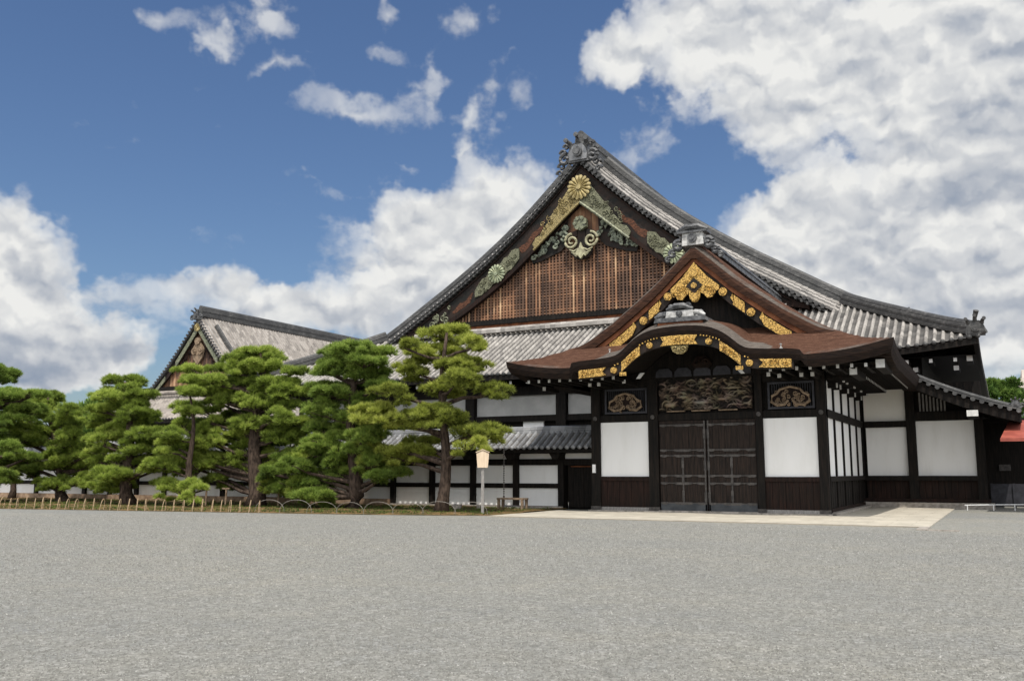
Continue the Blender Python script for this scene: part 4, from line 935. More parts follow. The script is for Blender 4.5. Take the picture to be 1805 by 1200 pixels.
# bow ridge ornament on the front gable
p = MB(); bx = EX + .02
p.prism([(bx - .9, 7.06), (bx + .9, 7.06), (bx + .85, 7.26), (bx - .85, 7.26)], EY - .05, 35.9, 2)
p.prism([(bx - 1.0, 7.25), (bx + 1.0, 7.25), (bx + .95, 7.42), (bx - .95, 7.42)], EY - .12, 35.9)
p.prism([(bx - .55, 7.42), (bx + .55, 7.42), (bx + .5, 7.68), (bx - .5, 7.68)], EY - .06, 35.8, 1)
p.cyl((bx, EY - .16, 7.55), .12, .12, 'y', 14); p.cyl((bx, EY - .2, 7.55), .06, .06, 'y', 10)
p.tube([(bx - .5, EY, 7.72), (bx - .15, EY - .05, 7.86), (bx + .15, EY - .05, 7.86), (bx + .5, EY, 7.72)], [.08, .12, .12, .08], 7)
for sg in (-1, 1):
    p.tube(spiral(bx + sg * .32, EY - .05, 7.84, .11, 1.1, 0, sg), .05, 5)
    p.tube([(bx + sg * .55, EY + .1, 7.6), (bx + sg * .78, EY, 7.56), (bx + sg * .98, EY - .05, 7.45)], [.11, .10, .05], 7, 1 if sg > 0 else 0)
    p.tube(spiral(bx + sg * .78, EY + .02, 7.5, .12, 1.1, 1.5, -sg), .06, 5)
p.build('front_ridge_ornament', [M['oni_dark'], M['oni_white'], M['board_red']], po)
for x, y in ((-13.6, 33.9), (-6.9, 33.9)):
    p = MB(); z = float(zA(np.array(x), np.array(y))); p.cyl((x, y, z - .02), .07, .05, 'z', 8); p.cyl((x, y, z), .03, .16, 'z', 8, r2=.02); p.cyl((x, y, z + .14), .045, .04, 'z', 8); p.build('roof_insulator', M['oni_white'], po)
# front wall: posts, rails, doors, plaster
FY = 36.3
for x0, x1, mm in ((-15.42, -15.02, 'wood'), (-12.87, -12.45, 'wood'), (-8.46, -8.18, 'wood'), (-6.15, -5.8, 'wood')):
    p = MB(); p.box(x0, x1, FY - .12, FY + .25, .08, 5.5); o = p.build('post', M['wood'], po)
    p = MB(); xm = (x0 + x1) / 2; p.cyl((xm, FY - .17, 3.87), .09, .05, 'y', 12); p.build('rivet_cover', M['metal_dark'], o)
    p = MB(); p.box(x0 - .03, x1 + .03, FY - .15, FY - .12, .08, .22); p.build('post_shoe', M['metal_dark'], o)
for x0, x1 in ((-15.02, -12.87), (-8.18, -6.15)):
    p = MB(); p.box(x0, x1, FY, FY + .1, 1.45, 3.7); p.build('plaster_panel', M['plaster'], po)
    p = MB(); n = 8; w_ = (x1 - x0) / n
    for k in range(n): p.box(x0 + k * w_, x0 + (k + 1) * w_ - .008, FY - .03 + .012 * (k % 2), FY + .1, .2, 1.27)
    p.build('plank_panel', M['wood_brown'], po)
    p = MB(); p.box(x0, x1, FY - .09, FY + .1, 1.27, 1.45); p.build('rail', M['wood_brown'], po)
    p = MB(); p.box(x0, x1, FY - .1, FY + .12, .06, .2); p.build('ground_sill', M['greywood'], po)
    # openwork transom
    p = MB(); p.box(x0 + .22, x1 - .05, FY - .06, FY + .0, 4.05, 4.13); p.box(x0 + .22, x1 - .05, FY - .06, FY + .0, 5.02, 5.1); p.box(x0 + .22, x0 + .3, FY - .06, FY, 4.13, 5.02); p.box(x1 - .13, x1 - .05, FY - .06, FY, 4.13, 5.02)
    o = p.build('transom_frame', M['slate_panel'], po)
    p = MB(); k = x0 + .36
    while k < x1 - .18: p.box(k, k + .025, FY + .03, FY + .06, 4.13, 5.02); k += .09
    p.build('slats', M['slate_panel'], o)
    cx = (x0 + x1) / 2 + .07; p = MB()
    for sg in (-1, 1):
        p.tube([(cx + sg * .08, FY - .08, 4.38), (cx + sg * .22, FY - .1, 4.22), (cx + sg * .5, FY - .1, 4.19), (cx + sg * .72, FY - .1, 4.33), (cx + sg * .68, FY - .1, 4.56), (cx + sg * .5, FY - .1, 4.64), (cx + sg * .38, FY - .1, 4.8), (cx, FY - .1, 4.9)], [.05, .06, .06, .06, .055, .05, .05, .05], 6)
        for q in range(13):
            p.tube(spiral(cx + sg * random.uniform(.06, .62), FY - .06, random.uniform(4.3, 4.75) - (.1 if q % 2 else 0), random.uniform(.06, .11), 1.1, random.uniform(0, 6), sg, n=10), .027, 4)
    sil = [(-.74, 4.3), (-.62, 4.16), (-.4, 4.14), (-.18, 4.24), (0, 4.36), (.18, 4.24), (.4, 4.14), (.62, 4.16), (.74, 4.3), (.72, 4.5), (.56, 4.62), (.42, 4.78), (.2, 4.9), (0, 4.93), (-.2, 4.9), (-.42, 4.78), (-.56, 4.62), (-.72, 4.5)]
    p.build('frog_leg_carving', M['oldwood'], po)
    p = MB(); p.prism([(cx + a, b) for a, b in sil], FY - .05, FY - .01); p.build('carving_ground', M['wood_brown'], po)
for x0, x1, z0, z1, y in ((-15.45, -5.8, 3.72, 3.99, FY - .06), (-15.45, -5.8, 5.12, 5.5, FY - .04), (-12.45, -8.46, 5.38, 5.5, FY - .1)):
    p = MB(); p.box(x0, x1, y, FY + .2, z0, z1); p.build('tie_beam', M['wood'], po)
p = MB(); p.box(-15.4, -5.8, FY + .12, FY + .3, .05, 5.5); p.box(-15.4, -15.2, FY + .3, 46.9, 0, 5.5); p.box(-6.1, -5.98, FY + .3, 46.9, 0, 5.5); p.build('inner_wall', M['wood'], po)
# big carved transom over the doors
nx, nz = 190, 62; xs2 = np.linspace(-12.38, -8.55, nx); zs2 = np.linspace(4.12, 5.38, nz)
Xg, Zg = np.meshgrid(xs2, zs2, indexing='ij'); H = np.zeros_like(Xg); rng = np.random.RandomState(3)
for k in range(240):
    cx, cz = rng.uniform(xs2[0], xs2[-1]), rng.uniform(zs2[0], zs2[-1]); L = rng.uniform(.05, .30); a = rng.uniform(-.6, .6); wd = rng.uniform(.016, .045)
    dx = (Xg - cx) * math.cos(a) + (Zg - cz) * math.sin(a); dz = -(Xg - cx) * math.sin(a) + (Zg - cz) * math.cos(a) + .9 * dx ** 2 * rng.choice([-3, 3])
    H = np.maximum(H, rng.uniform(.55, 1) * np.exp(-(dx / L) ** 4) * np.sqrt(np.clip(1 - (dz / wd / 1.6) ** 2, 0, 1)))
for k, (cx, cz, rx, rz) in enumerate(((-11.35, 4.66, .28, .07), (-9.75, 4.52, .24, .07), (-10.6, 4.42, .45, .09), (-9.35, 4.95, .5, .05), (-11.8, 5.05, .12, .06), (-11.9, 4.35, .3, .12))):
    H = np.maximum(H, 1.15 * np.sqrt(np.clip(1 - ((Xg - cx) / rx) ** 2 - ((Zg - cz) / rz) ** 2, 0, 1)))
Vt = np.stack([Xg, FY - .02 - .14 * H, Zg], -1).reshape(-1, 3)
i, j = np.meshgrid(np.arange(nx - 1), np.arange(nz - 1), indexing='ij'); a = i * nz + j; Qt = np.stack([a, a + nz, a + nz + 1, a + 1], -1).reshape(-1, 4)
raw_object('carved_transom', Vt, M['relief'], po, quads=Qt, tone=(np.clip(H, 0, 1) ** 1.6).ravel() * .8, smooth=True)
p = MB()
for x0 in (-12.05, -11.0, -9.9): p.box(x0, x0 + .75, FY - .16, FY - .02, 4.06, 4.1)
p.build('transom_ledge', M['oldwood'], po)
# doors
for x0, x1 in ((-12.42, -10.47), (-10.44, -8.49)):
    n = 8; w_ = (x1 - x0) / n; p = MB()
    for k in range(n): p.box(x0 + k * w_, x0 + (k + 1) * w_ - .006, FY - .02 + .008 * (k % 2), FY + .08, .06, 3.7)
    d = p.build('door_leaf', M['wood_door'] if 'wood_door' in M else M['wood'], po)
    p = MB(); p.box(x0 + .02, x1 - .02, FY - .06, FY - .022, .05, .38); p.build('kick_plate', M['kick'], d)
    for z in (3.52, 2.51, 2.29, 1.49, 1.19, .40):
        p = MB(); th = .035
        seg = [(x0 + .04, x0 + .32), ((x0 + x1) / 2 - .36, (x0 + x1) / 2 + .36), (x1 - .4, x1 - .02)]
        p.box(x0 + .02, x1 - .02, FY - .05, FY - .022, z - .022, z + .022, 0)
        for a_, b_ in seg: p.prism([(a_, z - th), (a_ + .1, z - th * 1.9), (b_ - .1, z - th * 1.9), (b_, z - th), (b_, z + th), (a_, z + th)], FY - .065, FY - .05)
        p.build('door_strap', M['metal_dark'], d)
    xm = (x0 + x1) / 2
    for a_, z0, z1 in ((xm, .42, 2.27), (x0 + .06 if x0 > -11 else x1 - .06, .1, 3.68)):
        p = MB(); p.box(a_ - .03, a_ + .03, FY - .06, FY - .02, z0, z1)
        for q in range(3): zq = z0 + (z1 - z0) * (.15 + .35 * q); p.box(a_ - .05, a_ + .05, FY - .075, FY - .06, zq - .2, zq + .2)
        p.build('door_stile', M['metal_dark'], d)
p = MB(); p.box(-12.45, -8.46, FY - .25, FY + .1, .03, .1); p.build('threshold', M['stone'], po)
# right side wall
SX = -5.95
ysd = [36.7, 38.6, 40.68, 42.76, 44.84, 46.72]
for k in range(5):
    y0 = ysd[k] + (.0 if k == 0 else .09); y1 = ysd[k + 1] - .09
    for z0, z1 in ((1.47, 3.72), (4.01, 5.2)):
        p = MB(); p.box(SX, SX + .03, y0, y1, z0, z1); p.build('plaster_panel', M['plaster_old' if z0 > 3 else 'plaster'], po)
    p = MB(); p.box(SX - .02, SX + .1, ysd[k + 1] - .08, ysd[k + 1] + .08, .2, 5.4); p.build('side_post', M['wood'], po)
    p = MB()
    for q in range(7):
        a_ = ysd[k] + q * 2.05 / 7; p.box(SX - .03, SX + .04 + .012 * (q % 2), a_, a_ + 2.05 / 7 - .01, .25, 1.27)
    p.build('plank_panel', M['wood'], po)
    p = MB(); ym = ysd[k] + 1.0 if k == 0 else ysd[k]; p.box(SX, SX + .6, ym - .11, ym + .11, 5.12, 5.34); p.box(SX + .6, SX + .66, ym - .12, ym + .12, 5.11, 5.35, 1)
    p.box(SX, SX + .35, ym - .1, ym + .1, 4.9, 5.1); p.box(SX + .35, SX + .39, ym - .09, ym + .09, 4.91, 5.09, 1); p.build('bracket', [M['wood'], M['white_tip']], po)
for z0, z1 in ((1.27, 1.47), (3.72, 4.01), (5.2, 5.45)):
    p = MB(); p.box(SX - .02, SX + .16, 36.55, 46.7, z0, z1); p.build('side_rail', M['wood'], po)
p = MB(); p.box(SX - .02, SX + .14, 36.5, 46.7, .1, .25); p.build('side_ground_sill', M['wood_brown'], po)
p = MB(); p.box(SX, SX + .4, 36.55, 46.2, .03, .12); p.box(-15.5, -12.4, FY - .35, FY + .1, .03, .075); p.box(-8.5, -5.75, FY - .35, FY + .1, .03, .075); p.build('stone_base', M['stone'], po)
# rafters with white painted ends
ra = MB(); ra.box(-.055, .055, 0, 2.3, -.07, .07); ra.box(-.05, .05, -.025, 0, -.065, .065, 1)
fr = None
for x in [-17.2 + .47 * k for k in range(9)] + [-7.3 + .47 * k for k in range(8)]:
    if fr is None: fr = ra.build('rafter', [M['wood'], M['white_tip']], None); o = fr
    else: o = fr.copy(); COL.objects.link(o)
    o.parent = po; o.location = Vector((x, 33.85, 5.33)) - Vector(po.location)
sr = MB(); sr.box(-2.0, 0, -.045, .045, -.06, .06); sr.box(0, .02, -.028, .028, -.05, .05, 1)
fs = None
for row, (xx, zz, y0) in enumerate(((-4.45, 5.22, 36.6), (-3.55, 5.34, 34.6))):
    for k in range(26):
        y = y0 + k * .45
        if y > 44.3: break
        if fs is None: fs = sr.build('side_rafter', [M['wood'], M['white_tip']], None); o = fs
        else: o = fs.copy(); COL.objects.link(o)
        o.parent = po; o.location = Vector((xx, y, zz)) - Vector(po.location)
for x, y, z, s_ in ((-4.5, 34.35, 5.18, .13), (-3.55, 33.95, 5.36, .15)):
    p = MB(); p.box(x - s_, x + s_, y, y + 2.4, z - s_, z + s_); p.box(x - s_ + .004, x + s_ - .004, y - .03, y, z - s_ + .004, z + s_ - .004, 1); p.build('hip_rafter', [M['wood'], M['white_tip']], po)
for x, z in ((-17.0, 5.12), (-14.9, 5.2), (-14.5, 5.2), (-13.4, 5.27), (-7.6, 5.27), (-7.2, 5.2), (-6.4, 5.2), (-6.0, 5.2)):
    p = MB(); p.box(x - .07, x + .07, 34.9, 36.2, z - .08, z + .08); p.box(x - .066, x + .066, 34.87, 34.9, z - .076, z + .076, 1); p.build('beam_nose', [M['wood'], M['white_tip']], po)

# ================================================================== small things
np_ = MB(); np_.box(-15.36, -15.22, 36.12, 36.17, 1.6, 1.95)
tagit(np_.build('notice_plate', M['plaster']), 'small white notice plate fixed to the left corner post of the porch', 'notice')
# notice board
SB = (-17.85, 31.15)
nb = thing('notice_board', (SB[0], SB[1], 0), 'pale wooden notice board with a little roof on a grey post beside the gravel', 'notice board')
ang = R(28); ca, sa = math.cos(ang), math.sin(ang)
def rot(mbx, c):
    mbx.v = [(c[0] + (x * ca - y * sa), c[1] + (x * sa + y * ca), z) for x, y, z in mbx.v]; return mbx
p = MB(); p.box(-.055, .055, 0, .11, 0, 1.95); rot(p, SB).build('post', M['greywood'], nb)
p = MB(); p.prism([(-.20, 1.80), (.20, 1.80), (.245, 2.35), (0, 2.47), (-.245, 2.35)], -.06, -.0); rot(p, SB).build('board', M['newwood'], nb)
p = MB(); p.prism([(-.27, 2.37), (0, 2.485), (.27, 2.37), (.27, 2.40), (0, 2.515), (-.27, 2.40)], -.09, .05); rot(p, SB).build('little_roof', M['newwood'], nb)
# bench
bn = thing('wooden_stand', (-18.85, 35.5, 0), 'low weathered wooden stand against the white wall beside the chain', 'stand')
p = MB(); p.box(-19.5, -18.2, 35.25, 35.75, .46, .53); p.build('top', M['oldwood'], bn)
for x in (-19.42, -18.28):
    for y in (35.3, 35.7):
        p = MB(); p.box(x - .05, x + .05, y - .05, y + .05, .02, .46); p.build('leg', M['oldwood'], bn)
p = MB(); p.box(-19.4, -18.3, 35.66, 35.72, .14, .2); p.build('stretcher', M['greywood'], bn)
rc = MB(); z = 2.6
while z > .55:
    rc.tube([(-19.71 + .03 * math.cos(a), 36.3 + .03 * math.sin(a), z - .03 * (1 if k % 2 else 0)) for k, a in enumerate(np.linspace(0, 6.28, 9))], .012, 4); rc.box(-19.72, -19.70, 36.29, 36.31, z - .1, z); z -= .1
rc.box(-19.74, -19.68, 36.27, 36.33, .1, .6)
tagit(rc.build('rain_chain', M['metal_dark']), 'thin dark rain chain hanging from the low eave to the stand', 'rain chain')
for k, (x, y, s_) in enumerate(((-21.1, 34.6, .2), (-20.3, 35.2, .16))):
    p = MB(); p.cyl((x, y, .0), s_ * .8, s_ * 1.2, 'z', 9, r2=s_); p.v = [(a + random.uniform(-.03, .03), b + random.uniform(-.03, .03), c) for a, b, c in p.v]
    tagit(p.build('garden_stone', M['stone']), ('larger' if k == 0 else 'smaller') + ' rough grey stone lying in the bed right of the last pine', 'stone')
# pipe barrier at the right
wp = thing('pipe_barrier', (-.3, 47, 0), 'low white steel pipe barrier lying at the foot of the right wing', 'barrier')
p = MB(); p.tube([(-1.6, 44.6, .22), (-.3, 44.9, .25), (1.4, 45.0, .29)], .022, 7); p.build('rail', M['white_pipe'], wp)
for x, y in ((-1.5, 44.6), (-.5, 44.85), (.3, 44.95), (1.2, 45.0)):
    p = MB(); p.cyl((x, y, 0), .018, .25, 'z', 7); p.build('support', M['white_pipe'], wp)
# dark fenced side passage and the red roofed shelter beyond the wing
sb = thing('side_corridor', (1.5, 52, 0), 'dark timber side corridor in deep shade right of the wing', 'corridor')
p = MB(); p.box(-.75, 7, 51, 51.3, 0, 4.2); p.box(-.7, 6, 49.4, 51, 4.0, 4.15); p.build('timber_wall', M['wood'], sb)
p = MB(); p.box(-.2, .3, 50.9, 51, 1.7, 2.0); p.build('wall_plaque', M['metal_dark'], sb)
for k in range(3):
    p = MB(); p.box(-.6 + k * .9, -.5 + k * .9, 48.2, 48.3, 0, 1.12); p.build('panel_post', M['slate_panel'], sb)
p = MB(); p.box(-.6, 3.5, 48.3, 48.35, .08, 1.1); p.build('side_panel', M['slate_panel'], sb)
rs = thing('red_roof_shelter', (1.8, 43, 0), 'small shelter with a red sheet roof and thin posts at the right edge', 'shelter')
p = MB(); p.add([(-.05, 42.4, 2.98), (4, 42.4, 2.98), (4, 46.5, 3.9), (.35, 46.5, 3.9)], [(0, 1, 2, 3)]); p.box(-.05, 4, 42.35, 42.4, 2.86, 2.99); p.add([(-.05, 42.4, 2.9), (4, 42.4, 2.9), (4, 46.5, 3.8), (.35, 46.5, 3.8)], [(0, 1, 2, 3)]); p.build('roof', M['copper_red'], rs)
for x in (.86, 3.2):
    p = MB(); p.cyl((x, 42.7, 0), .035, 2.95, 'z', 8); p.build('post', M['greywood'], rs)
# distant modern block
mbk = thing('office_block', (12, 260, 0), 'far beige concrete office block stepping up above the trees at the right edge', 'building')
p = MB()
for k, (x0, z1) in enumerate(((2.7, 22.3), (3.3, 24.6), (5.5, 27.0))): p.box(x0, 34, 254 + k * 3, 278, 0, z1)
p.build('tower', M['concrete'], mbk)
for k, z in enumerate((12.5, 15.3, 18.1)):
    for j in range(4):
        p = MB(); p.box(3.4 + j * 2.6, 5.4 + j * 2.6, 253.9, 254, z + 2, z + 3.4); p.build('window', M['glass_dark'], mbk)
p = MB(); p.box(2.5, 34, 253.6, 254.2, 22.0, 22.6); p.build('cornice', M['concrete'], mbk)
# bamboo hoops along the bed
def bed_pt(t):
    xs_ = [p[0] for p in bd_front[:9]]; d_ = [0]
    for a, b in zip(bd_front[:8], bd_front[1:9]): d_.append(d_[-1] + math.dist(a, b))
    x = np.interp(t, d_, xs_); y = np.interp(t, d_, [p[1] for p in bd_front[:9]]); return x, y, d_[-1]
total = bed_pt(0)[2]
def hoop_mesh(w_, h_, n, e_=.55, r_=.017):
    p = MB(); pts = []
    for k in range(n):
        a = math.pi * k / (n - 1); pts.append((-w_ / 2 * math.cos(a) * (1.0 if .3 < a < 2.8 else 1), 0, h_ * (math.sin(a) ** e_)))
    p.tube(pts, r_, 6); return p
hp = hoop_mesh(.40, .50, 15, .6).build('bamboo_hoop', M['bamboo']); hp2 = hoop_mesh(1.3, .50, 19, .75, .009).build('bamboo_hoop', M['bamboo_grey'])
hp['x'] = 0; del hp['x']
t = 11.5; n = 0; used1 = used2 = False
while t < total - .5:
    x, y, _ = bed_pt(t); x2, y2, _ = bed_pt(t + .3); a = math.atan2(y2 - y, x2 - x)
    left = x < -26.5
    if left: o = hp if not used1 else hp.copy(); 
    else: o = hp2 if not used2 else hp2.copy()
    if (left and used1) or (not left and used2): COL.objects.link(o)
    if left: used1 = True
    else: used2 = True
    o.location = (x, y + .28 + random.uniform(-.03, .03), 0); o.rotation_euler = (random.uniform(.02, .16) if left else random.uniform(-.05, .05), random.uniform(-.04, .04), a + random.uniform(-.25, .25) + (2.15 if left else .1)); s_ = random.uniform(.92, 1.06); o.scale = (s_, s_, s_)
    tagit(o, 'arched tan bamboo hoop in the low fence along the left part of the bed' if left else 'thin grey bamboo hoop in the low fence along the right part of the bed', 'hoop', 'tan bamboo hoops edging the bed' if left else 'grey bamboo hoops edging the bed')
    t += .47 if left else 1.22; n += 1

